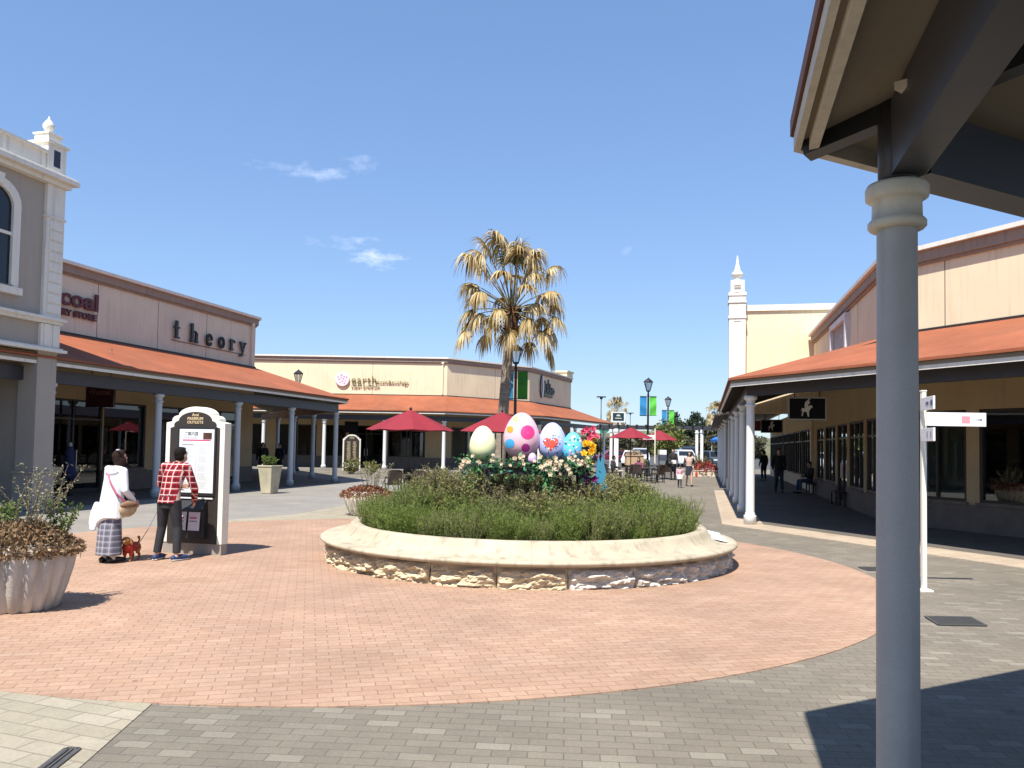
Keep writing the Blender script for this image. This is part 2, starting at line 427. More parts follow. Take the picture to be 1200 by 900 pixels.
# ------------------------------------------------------------------ ground
GP = paver('grey_pavers', [(.172, .148, .115), (.192, .166, .128), (.203, .176, .137), (.183, .157, .121), (.197, .171, .133), (.25, .222, .174)], .20, .10, .5, (.12, .108, .09), rz=R(4), msize=.004, big=.16, spots=.22)
BP = paver('brick_pavers', [(.355, .222, .147), (.38, .243, .165), (.395, .257, .177), (.368, .232, .155), (.408, .27, .188), (.375, .238, .16)], .20, .10, .5, (.24, .15, .11), rz=R(-14), msize=.0045, big=.17, spots=.16)
SP = paver('sand_pavers', [(.29, .255, .185), (.34, .30, .22), (.31, .275, .20), (.37, .325, .245)], .30, .15, .5, (.22, .185, .14), rz=R(20), msize=.006, big=.12)
LP_ = paver('light_grey_paving', [(.24, .222, .195), (.26, .24, .21), (.25, .23, .2)], .3, .3, .5, (.2, .185, .16), rz=R(13), msize=.003, big=.14)
SANDB = paver('sandstone_border', [(.37, .29, .21), (.44, .35, .255), (.40, .32, .24)], .45, .3, .5, (.25, .2, .15), rz=R(-24), msize=.006, big=.12)
FLOOR = paver('arcade_paving', [(.12, .105, .09), (.145, .127, .108), (.13, .115, .098)], .3, .3, .5, (.1, .09, .08), rz=R(13), msize=.005, big=.1)  # paving colour darkened to deepen the shade under the porches
ASPH = mat('asphalt', (.075, .073, .07), .9, var=.2, scale=.5, fine=60, bump=.2)

def sheet(name, poly, z, m):
    mb = MB()
    if z: mb.prism(poly, -.02, z)
    else: mb.face([(x, y, z) for x, y in poly])
    return struct(name, mb, m)
sheet('ground', [(-700, -120), (700, -120), (700, 900), (-700, 900)], 0, GP)
PC, PR = (-1.68, 11.95), 6.68
sheet('brick_plaza', [(PC[0] + PR * math.cos(2 * PI * k / 160), PC[1] + PR * math.sin(2 * PI * k / 160)) for k in range(160)], .008, BP)
sheet('pavement', [(-6.4, 17.0), (-5.1, 19.23), (-4.54, 22.1), (-4.1, 25), (-1.5, 26), (-1, 15), (-5, 14)], .006, SP)
sheet('pavement', [(-2.31, 5.6), (-2.2, 4.27), (-2.05, 1.5), (-3.2, -3), (-9, -3), (-12, 6), (-7, 9), (-5, 8)], .006, SP)
sheet('pavement', [(-6.4, 17.0), (-5.1, 19.23), (-4.54, 22.1), (-4.1, 25), (-3.6, 29), (-4, 40), (-8, 40), (-13, 19), (-12, 12), (-8, 12)], .004, LP_)
sheet('parking_lot', [(-60, 78), (90, 70), (140, 220), (-140, 220)], .005, ASPH)

# ------------------------------------------------------------------ building kit
def column_at(root, x, y, h, r, m, z0=0.):
    mb = MB(); mb.lathe([(r, z0 + .27), (r * 1.0, z0 + 1.0), (r * .93, h - .22)], (x, y, 0), 20, closed=False)
    c = obj('column', mb, m, root, True)
    mb = MB(); mb.lathe([(r * .96, h - .25), (r * 1.28, h - .245), (r * 1.3, h - .225), (r * 1.26, h - .2), (r * .98, h - .19), (r * .98, h - .105), (r * 1.3, h - .095), (r * 1.5, h - .065), (r * 1.5, h)], (x, y, 0), 20)
    obj('capital', mb, m, c, True)
    mb = MB(); mb.lathe([(r * 1.42, z0), (r * 1.42, z0 + .205), (r * 1.415, z0 + .212), (r * 1.38, z0 + .217), (r * 1.13, z0 + .222), (r * 1.11, z0 + .228), (r * 1.10, z0 + .27), (r * 1.08, z0 + .278), (r * .95, z0 + .282)], (x, y, 0), 20)
    obj('column_base', mb, m, c, True)
    return c

def window_in(root, F, u0, u1, z0, z1, mull=(), trans=(), door=False, v=.07, glass=None, t=.06, sill=True):
    mb = MB()
    mb.fbox(F, u0, u0 + t, v - .05, v + .06, z0, z1); mb.fbox(F, u1 - t, u1, v - .05, v + .06, z0, z1)
    mb.fbox(F, u0 + t, u1 - t, v - .05, v + .06, z1 - t, z1); mb.fbox(F, u0 + t, u1 - t, v - .05, v + .06, z0, z0 + (t if not door else .12))
    for m in mull: mb.fbox(F, m - t * .45, m + t * .45, v - .04, v + .05, z0 + t, z1 - t)
    for q in trans: mb.fbox(F, u0 + t, u1 - t, v - .037, v + .047, q - t * .45, q + t * .45)
    w = obj('door' if door else 'window', mb, FRAMEM, root, True)
    mb = MB(); mb.fbox(F, u0 + t * .5, u1 - t * .5, v, v + .012, z0 + .04, z1 - .03)
    obj('pane', mb, glass or GLASS, w, True)
    if door:
        mb = MB()
        um = mull[0] if mull else (u0 + u1) / 2
        for s_ in (-1, 1): mb.fbox(F, um + s_ * .1 - .015, um + s_ * .1 + .015, v - .1, v - .07, .85, 1.35)
        obj('handle', mb, mat('steel_handle', (.5, .5, .5), .3, 1., var=0), w, True)
    elif sill:
        mb = MB(); mb.fbox(F, u0 - .05, u1 + .05, -.07, .0, z0 - .07, z0 - .005)
        obj('sill', mb, STONEB, w, True)
    return w

def sbox(root, F, a, b, h):
    mb = MB(); mb.fbox(F, a + .001, b - .001, -.035, -.001, 0, h); obj('stone_base', mb, STONEB, root, True)

def arcade(root, side, eave, col, wall, z, openings, colu, colm, wallm, wall_lo=None, seams=(), fascia_m=None, col_r=.1, rafters=(), depth=5.0, skip_int=(), cornice=True, cols_extra=()):
    ns = len(eave) - 1
    B = mitre(wall, .25, side)
    # roof and soffit: two thin sloping layers
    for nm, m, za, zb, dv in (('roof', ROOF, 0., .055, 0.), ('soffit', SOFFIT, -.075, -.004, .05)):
        mb = MB(); e = mitre(eave, dv, side); w_ = mitre(wall, -.004, side)
        for i in range(ns):
            lo = [(*e[i], z['eave'] + za), (*e[i + 1], z['eave'] + za), (*w_[i + 1], z['ridge'] + za), (*w_[i], z['ridge'] + za)]
            mb.hexa(lo, [(x, y, q + zb - za) for x, y, q in lo])
        obj(nm, mb, m, root, True)
    mb = MB(); band(mb, mitre(eave, .055, side), mitre(eave, .085, side), z['eave'] - .15, z['eave'] - .004); obj('fascia', mb, WHITE if not fascia_m else fascia_m, root, True)
    mb = MB(); band(mb, mitre(col, -.09, side), mitre(col, .09, side), *z['beam']); obj('beam', mb, STEEL, root, True)
    mb = MB(); band(mb, mitre(wall, -.05, side), mitre(wall, -.002, side), z['ridge'] - .02, z['ridge'] + .1); obj('flashing', mb, DARKW, root, True)
    # wall, from shopfront head to parapet, then piers and stall risers between the openings
    hd = z.get('head', 2.95)
    mb = MB(); band(mb, wall, B, z['ridge'] - .1, z['top'] - .05)
    for i, u, za in seams:
        F, L, d, n = segframe(wall, i, side); mb.fbox(F, u - .012, u + .012, -.004, .05, z['ridge'] + .1, z['top'] - .4, 1)
    obj('wall', mb, [wallm, JOINT], root, True)
    mb = MB(); band(mb, wall, B, hd, z['ridge'] - .1)
    wins = []
    for i in range(ns):
        F, L, d, n = segframe(wall, i, side); cur = 0.
        for (u0, u1, z0, z1, kind, mu, tr) in sorted(openings.get(i, [])):
            mb.fbox(F, cur, u0, 0, .25, 0, hd); sbox(root, F, cur, u0, z['base'])
            if z0 > .1: mb.fbox(F, u0, u1, 0, .25, 0, z0); sbox(root, F, u0, u1, z0 - .075)
            if z1 < hd: mb.fbox(F, u0, u1, 0, .25, z1, hd)
            wins.append((F, u0, u1, z0, z1, mu, tr, kind)); cur = u1
        mb.fbox(F, cur, L, 0, .25, 0, hd); sbox(root, F, cur, L, z['base'])
    obj('shopfront_wall', mb, wall_lo or TAN_SHADE, root, True)
    for (F, u0, u1, z0, z1, mu, tr, kind) in wins: window_in(root, F, u0, u1, z0, z1, mu, tr, kind == 'door')
    # shop room behind the glass
    mb = MB(); D = mitre(wall, depth, side); D2 = mitre(wall, depth + .1, side)
    band(mb, D, D2, 0, 3.3); band(mb, B, D, 3.2, 3.3)
    for P, Q, s_ in ((B[0], D[0], 1), (B[-1], D[-1], -1)):
        F, L, d, n = segframe(wall, 0 if s_ == 1 else ns - 1, side)
        o = Vector(P); q = Vector(Q); dd = Vector(d) * .1 * s_
        mb.prism([o, q, q + dd, o + dd], 0, 3.3)
    obj('shop_interior', mb, INT, root, True)
    if cornice:
        mb = MB(); t = z['top']
        band(mb, mitre(wall, -.06, side), mitre(wall, .1, side), t - .42, t - .35); band(mb, mitre(wall, -.12, side), mitre(wall, .1, side), t - .35, t - .10)
        obj('cornice', mb, BROWN, root, True)
        mb = MB(); band(mb, mitre(wall, -.22, side), mitre(wall, .3, side), t - .10, t); obj('parapet_cap', mb, WHITE, root, True)
    # flat roof deck
    mb = MB(); D = mitre(wall, 9., side)
    band(mb, B, D, z['top'] - .8, z['top'] - .6); obj('roof_deck', mb, GREYR, root, True)
    for i, us in colu.items():
        F, L, d, n = segframe(col, i, side)
        for u in us: column_at(root, *F(u, 0), z['beam'][0], col_r, colm)
    for i, us in dict(rafters).items():
        Fe, L, d, n = segframe(eave, i, side); We = segframe(wall, i, side)[0]
        for u in us:
            wv = (Vector(wall[i]) - Vector(eave[i])).dot(Vector((n.x, n.y)))
            a = Vector((*Fe(u, .12), z['eave'] - .15)); b = Vector((*Fe(u, wv - .1), z['ridge'] - .16))
            mb = MB(); mb.bar(a, b, .08, .13); obj('rafter', mb, DARKW, root, True)

V2 = lambda *a: Vector(a)
# ---- right-hand arcade building with the corner on the plaza
s_ = V2(.2316, .9728).normalized(); f_ = V2(.413, -.911).normalized(); c1 = V2(5.49, 18.64)
Rc = [tuple(c1 + f_ * 12.6), tuple(c1), tuple(c1 + s_ * 15.75)]
Rw = mitre(Rc, [3.78, 3.32], 'R'); Re = mitre(Rc, -.5, 'R')
Rw = [tuple(p) for p in Rw]; Re = [tuple(p) for p in Re]
rb = thing('arcade_building', 'cream right shop building with terracotta porch on white columns and a framed sign', 'building', (9.15, 19.7, 0))
L0 = (V2(*Rw[1]) - V2(*Rw[0])).length; L1 = (V2(*Rw[2]) - V2(*Rw[1])).length
op0 = [(L0 - u1, L0 - u0, .66, 2.68, 'window', [L0 - q for q in mu], [L0 * 0 + 2.2][:0]) for u0, u1, mu in ((.45, 2.05, (1.3,)), (2.35, 5.5, (3.9,)), (5.9, 8.6, (7.2,)), (9, 11, ()))]
op1 = []
u = .55
for k, (wd, n) in enumerate(((2.2, 3), (2.3, 3), (1.9, 2), (2.4, 3), (1.9, 2))):
    dr = k == 2
    op1.append((u, u + wd, 0.02 if dr else .62, 2.62, 'door' if dr else 'window', [u + wd * (q + 1) / n for q in range(n - 1)], [2.15])); u += wd + .42
arcade(rb, 'R', Re, Rc, Rw, dict(eave=3.3, ridge=4.5, beam=(2.955, 3.2), top=6.52, base=.6, head=2.7), {0: op0, 1: op1},
       {0: [5.0], 1: [0., 3.75, 7.5, 11.25]}, PAINT, CREAM, seams=((0, L0 - 1.55, 0), (0, L0 - 5.2, 0), (1, 4., 0), (1, 8., 0)), rafters={1: [.9 + .85 * k for k in range(15)]}, depth=5.)
mb = MB(); band(mb, [tuple(p) for p in mitre(Rc, -.62, 'R')], [tuple(p) for p in mitre(Rc, .30, 'R')], .0, .012); struct('pavement', mb, SANDB)
mb = MB(); band(mb, [tuple(p) for p in mitre(Rc, .30, 'R')], [tuple(p) for p in mitre(Rc, 9., 'R')], .0, .010); struct('pavement', mb, FLOOR)
# framed sign panel on the street wall
Fs, Ls, ds, ns_ = segframe(Rw, 1, 'R')
mb = MB()
for a in ((5.3, 5.5, 4.72, 6.02), (8.3, 8.5, 4.72, 6.02), (5.5, 8.3, 4.72, 4.9), (5.5, 8.3, 5.84, 6.02)): mb.fbox(Fs, a[0], a[1], -.16, 0, a[2], a[3])
sp_ = obj('sign_frame', mb, mat('pale_grey_frame', (.62, .62, .62), .6), rb, True)
mb = MB(); mb.fbox(Fs, 5.5, 8.3, -.05, 0, 4.9, 5.84); obj('sign_panel', mb, mat('grey_brown_panel', (.33, .28, .25), .7), sp_, True)
mb = MB(); Mq = wallM(Fs, ds, ns_, 7.9, -.05, 5.1, True)
for k in range(6):
    x = .1 + k * .38; mb.stroke([(x, .0), (x + .04, .34 + .06 * (k % 2)), (x + .2, .3), (x + .22, .05)], .05, Mq, .02)
obj('sign_lettering', mb, mat('pale_letter', (.55, .53, .52), .6), sp_, True)

# ---- tower and tall cream wall that closes the right-hand arcade
tb = thing('tower_building', 'tall plain cream wall with a white spired corner tower beyond the right arcade', 'building', (9.3, 34.0, 0))
to = V2(9.02, 33.75); pd = V2(.973, -.2316).normalized(); Ft = frame(to, pd, s_)
mb = MB(); mb.fbox(Ft, .3, 9, 0.35, .75, 3.25, 7.55); mb.fbox(Ft, 3.3, 9, 0.36, .75, 0, 3.25); mb.fbox(Ft, 3.5, 3.9, .75, 24, 0, 3.6); mb.fbox(Ft, 3.5, 9, 24, 24.3, 0, 3.6); obj('wall', mb, CREAM, tb, True)
mb = MB(); mb.fbox(Ft, .3, 9, .27, .8, 7.55, 7.8); obj('parapet_cap', mb, WHITE, tb, True)
mb = MB()
for h0, h1, w_ in ((0, .5, .38), (.5, 7.2, .34), (7.2, 7.32, .37), (7.32, 7.86, .34), (7.86, 7.93, .38), (7.93, 8.16, .34), (8.16, 8.28, .37)):
    mb.fbox(Ft, .34 - w_, .34 + w_, .34 - w_, .34 + w_, h0, h1)
tw = obj('tower', mb, WHITE, tb, True, bevel=.012)
tc_ = Ft(.34, .34)
mb = MB(); mb.fbox(Ft, .06, .62, .06, .62, 8.36, 8.84); mb.lathe([(.36, 8.28), (.40, 8.33), (.36, 8.36)], (*tc_, 0), 16)
mb.lathe([(.2, 8.84), (.15, 8.9), (.13, 8.97), (.22, 9.05), (.25, 9.12), (.2, 9.2), (.13, 9.28), (.06, 9.6), (.012, 9.93)], (*tc_, 0), 16)
obj('spire', mb, WHITE, tw, True)
mb = MB(); mb.fbox(Ft, .2, .48, -.01, .02, 8.55, 8.6); mb.fbox(Ft, .2, .48, -.003, .02, 7.06, 7.09); obj('vent_slot', mb, JOINT, tw, True)
mb = MB()
lo = [(*Ft(-.55, .8), 3.12), (*Ft(3.5, .8), 3.9), (*Ft(3.5, 24.3), 3.9), (*Ft(-.55, 24.3), 3.12)]; mb.hexa(lo, [(x, y, q + .08) for x, y, q in lo]); obj('roof', mb, DARKW, tb, True)
for k in range(5): column_at(tb, *Ft(.0, 4 + k * 4.6), 3.12, .1, PAINT)

# windows of the next shops under the same porch, and a curtain behind the front corner window
Fts = frame(Ft(3.5, .75), s_, pd)
for k in range(7):
    window_in(tb, Fts, .6 + 3.1 * k, 3.2 + 3.1 * k, .6, 2.65, [1.5 + 3.1 * k, 2.35 + 3.1 * k], [2.15], v=-.07, glass=DKGLASS, sill=False)
F0, L0_, d0, n0 = segframe(Rw, 0, 'R')
mb = MB(); mb.fbox(F0, L0 - 1.9, L0 - .55, .16, .18, .55, 2.68); obj('curtain', mb, mat('pale_grey_curtain', (.74, .74, .66), .9, var=.1), rb, True)

# ---- left row: long pinkish shop with black lettering
td = V2(.23, .973).normalized(); Tn = V2(-.973, .23)
Tcorner = V2(-7.7, 35.5); ts = V2(-.47, .88).normalized()
Tc = [tuple(Tcorner - td * 24), tuple(Tcorner), tuple(Tcorner + ts * 16)]
Te = [tuple(p) for p in mitre(Tc, -.5, 'L')]; Tw = [tuple(p) for p in mitre(Tc, 3.3, 'L')]
lb = thing('arcade_building', 'long pinkish grey left shop building with terracotta porch and black letters reading theory', 'building', (-11.2, 35.05, 0))
LT = (V2(*Tw[1]) - V2(*Tw[0])).length
o_ = LT - 17.75
opT = [(o_ + a, o_ + b, z0, 2.92, k, [o_ + q for q in mu], tr) for a, b, z0, k, mu, tr in (
    (.5, 3.2, .7, 'window', (1.9,), ()), (3.7, 6.2, .02, 'door', (5.,), (2.3,)), (6.35, 8.75, .02, 'door', (7.55, ), (2.32,)), (8.8, 10.85, .7, 'window', (), ()),
    (11.6, 14.0, .7, 'window', (12.8,), (2.5,)), (14.3, 16.6, .02, 'door', (15.4,), (2.3,)))]
opS = [(1.2, 4.2, .7, 2.92, 'window', [2.7], []), (5., 8., .7, 2.92, 'window', [6.5], [])]
arcade(lb, 'L', Te, Tc, Tw, dict(eave=3.6, ridge=4.85, beam=(3.06, 3.38), top=7.1, base=.65, head=2.95), {0: opT, 1: opS},
       {0: [24 - q for q in (0, 3.95, 7.7, 11.9, 16., 20.)], 1: [3.9, 7.8, 11.7]}, GREYCOL, PINKC, seams=((0, o_ + 8.33, 0), (0, o_ + 11.3, 0), (0, o_ + 14.2, 0)), col_r=.105, depth=5.5)
mb = MB(); band(mb, [tuple(p) for p in mitre(Tc, -.35, 'L')], [tuple(p) for p in mitre(Tc, 9, 'L')], 0, .012); struct('pavement', mb, FLOOR)
FT, LTt, dT, nT = segframe(Tw, 0, 'L')
# slab-serif letters t h e o r y, set wide
def arc(cx, cy, rx, ry, a0, a1, n=14): return [(cx + rx * math.cos(R(a0 + (a1 - a0) * k / n)), cy + ry * math.sin(R(a0 + (a1 - a0) * k / n))) for k in range(n + 1)]
xh, asc, wst = .40, .66, .125
LET = {
 't': [([(.12, .62), (.12, .09)], .13), ([(-.02, .40), (.27, .40)], .06), ([(0.03, .03), (.27, .03)], .06)],
 'h': [([(.07, .66), (.07, 0)], .13), ([(-.02, .63), (.07, .63)], .06), ([(-.02, .03), (.18, .03)], .06), (arc(.22, .27, .15, .12, 170, 0), .07), ([(.36, .3), (.36, 0)], .12), ([(.28, .03), (.45, .03)], .06)],
 'e': [(arc(.2, .205, .155, .19, -40, -360 + 5, 20)[::-1], .10), ([(.06, .22), (.34, .22)], .05)],
 'o': [(arc(.2, .205, .155, .18, 0, 360, 24), .11)],
 'r': [([(.09, .41), (.09, 0)], .13), ([(0, .38), (.09, .38)], .06), ([(0, .03), (.22, .03)], .06), (arc(.23, .27, .12, .11, 160, 35, 8), .08)],
 'y': [([(.05, .40), (.21, .03)], .11), ([(.36, .40), (.13, -.16)], .07), ([(-.03, .38), (.13, .38)], .06), ([(.28, .38), (.44, .38)], .06), ([(.02, -.16), (.14, -.16)], .08)]}
for ch, u in zip('theory', (12.1, 13.07, 14.05, 14.87, 15.68, 16.42)):
    mb = MB(); Mq = wallM(FT, dT, nT, o_ + u, -.075, 5.45, False)
    for k, (pts, wd) in enumerate(LET[ch]): mb.stroke([(x * 1.02, y) for x, y in pts], wd, Mq @ Matrix.Translation((0, 0, -.002 * k)), .06)
    obj('sign_letter', mb, BLKLET, lb, True)
mb = MB(); mb.fbox(FT, o_ + 12.05, o_ + 16.95, -.03, 0, 5.36, 5.385); obj('sign_rail', mb, JOINT, lb, True)
obj('sign_lettering', textmesh('Wacoal', .74, wallM(FT, dT, nT, o_ + 8.28, -.07, 5.77, False), .05, .018, 1.34, 'RIGHT'), MAROON, lb, True)
obj('sign_lettering', textmesh('FACTORY STORE', .27, wallM(FT, dT, nT, o_ + 8.22, -.05, 5.45, False), .04, .012, 1.2, 'RIGHT'), MAROON, lb, True)

# ---- two-storey corner building, near left
Cp = V2(-11.0, 19.5); FC = frame(Cp, -td, Tn)     # u runs back towards the viewer, v inwards
cb = thing('corner_building', 'two-storey grey beige building with white quoins, cornice and ball finial at the left edge', 'building', (-11.0, 19.5, 0))
mb = MB()
mb.fbox(FC, 0.02, 14, .06, .4, 4.55, 7.75); mb.fbox(FC, .02, .4, .4, 9, 0, 7.75); mb.fbox(FC, .03, 14, .05, .4, 3.86, 4.42)
obj('wall', mb, GREYR, cb, True)
mb = MB(); mb.fbox(FC, .3, 14, 3.6, 3.85, 2.9, 4.4)
for a, b in ((.3, 1.0), (3.2, 3.7), (6., 14)): mb.fbox(FC, a, b, 3.6, 3.85, 0, 2.9)
obj('porch_wall', mb, TAN_SHADE, cb, True)
mb = MB(); mb.fbox(FC, .3, 14, .4, 3.6, 4.1, 4.2); obj('porch_ceiling', mb, TAN_SHADE, cb, True)
mb = MB(); mb.fbox(FC, .4, 14, 8.8, 9., 0, 3.3); obj('shop_interior', mb, INT, cb, True)
mb = MB(); mb.fbox(FC, .4, 14, 3.4, 3.55, 3.25, 3.5); mb.fbox(FC, .62, 14, .06, .5, 3.45, 3.72); obj('porch_beam', mb, mat('tan_beam', (.22, .165, .1), .8), cb, True)
FCi = lambda u, v: FC(u, v + 3.6)
window_in(cb, FCi, 1.0, 3.2, .02, 2.9, (2.1,), (2.35,), True); window_in(cb, FCi, 3.7, 6., .02, 2.9, (4.85,), (2.35,), True)
for u0 in (0, 3.9, 7.8):
    mb = MB(); mb.fbox(FC, u0, u0 + .58, 0, .53, .92, 3.75); p_ = obj('pillar', mb, GREYR, cb, True, bevel=.01)
    mb = MB(); mb.fbox(FC, u0 - .03, u0 + .61, -.03, .56, 0, .86); mb.fbox(FC, u0 - .05, u0 + .63, -.05, .58, .86, .92); obj('pillar_base', mb, GREYR, p_, True, bevel=.01)
mb = MB()
mb.fbox(FC, -.14, 14, -.16, .55, 3.75, 3.82); mb.fbox(FC, -.08, 14, -.09, .55, 3.82, 3.86)
mb.fbox(FC, -.12, 14, -.14, .45, 4.50, 4.57); mb.fbox(FC, -.07, 14, -.07, .45, 4.42, 4.50)
obj('string_course', mb, WHITE, cb, True)
mb = MB(); mb.fbox(FC, -.03, .52, -.03, .4, 4.57, 7.75); 
for k in range(2): mb.fbox(FC, .03 + .27 * k, .2 + .27 * k, -.055, -.03, 3.87, 4.41)
mb.fbox(FC, -.03, .55, -.03, .4, 3.87, 4.41)
for k in range(9): mb.fbox(FC, .02, .42, -.055, -.02, 4.68 + .25 * k, 4.68 + .25 * k + .21)
mb.fbox(FC, -.06, .55, -.06, .42, 6.95, 7.0); obj('quoin_strip', mb, WHITE, cb, True, bevel=.008)
mb = MB(); mb.fbox(FC, -.12, 14, -.12, 9, 7.75, 7.86); mb.fbox(FC, -.25, 14, -.25, 9, 7.86, 7.98); mb.fbox(FC, -.2, 14, -.2, 9, 7.98, 8.03); obj('cornice', mb, WHITE, cb, True, bevel=.01)
mb = MB(); mb.fbox(FC, .55, 14, .02, .25, 8.03, 8.45); mb.fbox(FC, .55, 14, -.05, .3, 8.45, 8.52)
for k in range(8): mb.fbox(FC, .62 + k * 1.1, .72 + k * 1.1, -.015, .02, 8.03, 8.45)
obj('parapet', mb, WHITE, cb, True)
mb = MB(); mb.fbox(FC, -.02, .55, -.02, .55, 8.03, 8.72); mb.fbox(FC, -.07, .6, -.07, .6, 8.72, 8.79); mb.fbox(FC, .06, .47, .06, .47, 8.79, 8.98); mb.fbox(FC, .03, .5, .03, .5, 8.98, 9.02)
pe = obj('pedestal', mb, WHITE, cb, True, bevel=.008)
mb = MB(); mb.fbox(FC, .17, .37, -.024, .0, 8.2, 8.6); obj('dark_panel', mb, mat('blue_black_panel', (.02, .022, .035), .35), pe, True)
mb = MB(); mb.lathe([(.06, 9.02), (.05, 9.08), (.09, 9.12), (.13, 9.2), (.13, 9.26), (.08, 9.34), (.03, 9.4), (.01, 9.47)], (*FC(.265, .265), 0), 16); obj('ball_finial', mb, WHITE, pe, True)
# arched window with white surround (flat arch head, keystone)
def archwin(u0, u1, z0, z1):
    um = (u0 + u1) / 2
    def outline(g, zb):
        r_ = .18
        pts = [(u0 - g, zb), (u0 - g, z1 - .42 + g * .4)] + [(um + (u1 - u0 + 2 * g) / 2 * math.cos(PI - PI * k / 12) , z1 - .42 + g * .4 + (.42 + g * .6) * math.sin(PI * k / 12)) for k in range(1, 12)] + [(u1 + g, z1 - .42 + g * .4), (u1 + g, zb)]
        return pts
    Mw = Matrix.Identity(4); Mw.col[0][:3] = (-td.x, -td.y, 0); Mw.col[1][:3] = (0, 0, 1); Mw.col[2][:3] = (-Tn.x, -Tn.y, 0); Mw.col[3][:3] = (*FC(0, .06), 0)
    mb = MB(); a, b = outline(.2, z0 - .1), outline(0., z0)
    for i in range(len(a) - 1):
        mb.extr([a[i], a[i + 1], b[i + 1], b[i]], Mw, .09)
    mb.extr([(u0 - .28, z0 - .22), (u1 + .28, z0 - .22), (u1 + .28, z0 - .06), (u0 - .28, z0 - .06)], Mw, .14)
    mb.extr([(um - .13, z1 + .02), (um + .13, z1 + .02), (um + .17, z1 + .26), (um - .17, z1 + .26)], Mw, .13)
    mb.extr([(u0, z0 + 1.1), (u1, z0 + 1.1), (u1, z0 + 1.17), (u0, z0 + 1.17)], Mw, .06)
    w_ = obj('window', mb, WHITE, cb, True)
    mb = MB(); mb.extr(b, Mw, .02); obj('pane', mb, mat('blind_glass', (.012, .013, .02), .15, var=.05, spec=.5), w_, True)
for u0 in (1.45, 4.4, 7.4): archwin(u0, u0 + .95, 5.15, 7.3)

# ---- far cream building across the end of the plaza
Eeave = [(-40, 53.6), (-4.44, 53.6), (2.4, 58.58), (9.36, 74.6)]
Ec = [tuple(p) for p in mitre(Eeave, .5, 'L')]
Ew = [(-40, 57.8), (-4.68, 57.8), (1.34, 63.4), (5.3, 73.2)]
eb = thing('arcade_building', 'long sunlit cream building across the far side with a pink flower emblem', 'building', (-4.68, 57.8, 0))
def wins(us, z0=.8, z1=3.0): return [(a, b, (.02 if k == 'door' else z0), z1, k, [a + (b - a) / 2], ([2.4] if k == 'door' else [])) for a, b, k in us]
arcade(eb, 'L', Eeave, Ec, Ew, dict(eave=3.9, ridge=5.15, beam=(3.3, 3.62), top=7.95, base=.78, head=3.02),
       {0: wins(((14.5, 18, 'window'), (19.0, 22.5, 'window'), (23.4, 26.1, 'window'), (26.5, 28.2, 'window'), (28.4, 30.9, 'door'), (31.2, 33.85, 'window'))), 1: wins(((.5, 3.4, 'window'), (4., 6.6, 'door'))), 2: wins(((.8, 3.4, 'window'), (4., 6.4, 'window'), (7, 9.6, 'window')))},
       {0: [35.6 - 4.05 * k for k in range(1, 7)], 1: [0.1, 4.1], 2: [0, 4, 8, 12, 16]}, PAINT, CREAM, seams=((0, 30., 0), (1, 4.6, 0), (0, 20, 0)), col_r=.12, depth=5.5)
FE, LE, dE, nE = segframe(Ew, 0, 'L')
OLIVE = mat('olive_letter', (.16, .15, .06), .5, var=.05)
o_e = LE - 34.2
o_e = 35.32 - 34.2
ux = lambda px: 35.32 + (px - 523) * 57.8 / 950. + .0
for s__, px0, px1, zz, sz in (('earth', 411, 440, 5.98, .82), ('music&ecology', 439.5, 478, 6.02, .36), ('super premium', 411, 444, 5.70, .34)):
    Mq = wallM(FE, dE, nE, ux(px0), -.06, zz, False)
    mb = textmesh(s__, sz, Matrix(), .04, .0, spacing=1.1)
    xs = [v.co.x for v in mb.bm.verts]; k = (ux(px1) - ux(px0)) / (max(xs) - min(xs))
    mb.bm.transform(Mq @ Matrix.Translation((-min(xs) * k, 0, 0)) @ Matrix.Diagonal((k, 1, 1, 1))); obj('sign_lettering', mb, OLIVE, eb, True)
Mq = wallM(FE, dE, nE, ux(400.5), -.01, 6.25, False)
mb = MB(); mb.lathe([(.50, 0), (.50, .12), (.46, .15)], (0, 0, 0), 28); mb.bm.transform(Mq); em = obj('emblem', mb, mat('white_disc', (.8, .74, .76), .4), eb, True)
PINK = mat('pink_petal', (.62, .16, .34), .5, var=.05); LILAC = mat('lilac_petal', (.5, .3, .55), .5, var=.05)
for k in range(11):
    a = k * 2.4; r_ = .36 * math.sqrt((k + .5) / 11); cx, cy = r_ * math.cos(a), r_ * math.sin(a) + .05
    mb = MB(); mb.extr([(cx + (.05 + .035 * math.cos(5 * t)) * math.cos(t + k), cy + (.05 + .035 * math.cos(5 * t)) * math.sin(t + k)) for t in [2 * PI * j / 40 for j in range(40)]], Mq @ Matrix.Translation((0, 0, .152)), .006)
    obj('flower_motif', mb, [PINK, LILAC][k % 2], em, True)
F2, L2, d2, n2 = segframe(Ew, 2, 'L')
mb = MB(); Mq = wallM(F2, d2, n2, 2.1, -.05, 6.1, False)
mb.extr(arc(.55, .5, .42, .95, 100, 260) + arc(.62, .5, .36, .85, 255, 105), Mq, .08)
for k in range(6):
    x = 1.3 + k * .42; h = (1.0, .8, 1.15, .85, .55, .5)[k]; mb.stroke([(x, 0), (x, h)], .16, Mq, .06); mb.stroke([(x, .05), (x + .3, .05 + .25 * (k % 2))], .12, Mq, .057)
mb.extr([(1.1, -.28), (3.2, -.28), (3.2, -.12), (1.1, -.12)], Mq, .05)
obj('sign_lettering', mb, BLKLET, eb, True)
mb = MB(); mb.extr(arc(.55, .5, .5, .95, 80, -80) + arc(.5, .5, .25, .85, -85, 85), Mq, .05); obj('sign_crescent', mb, mat('white_plate', (.7, .7, .72), .4), eb, True)
Fm, Lm, dm, nm = segframe(Ew, 2, 'L')
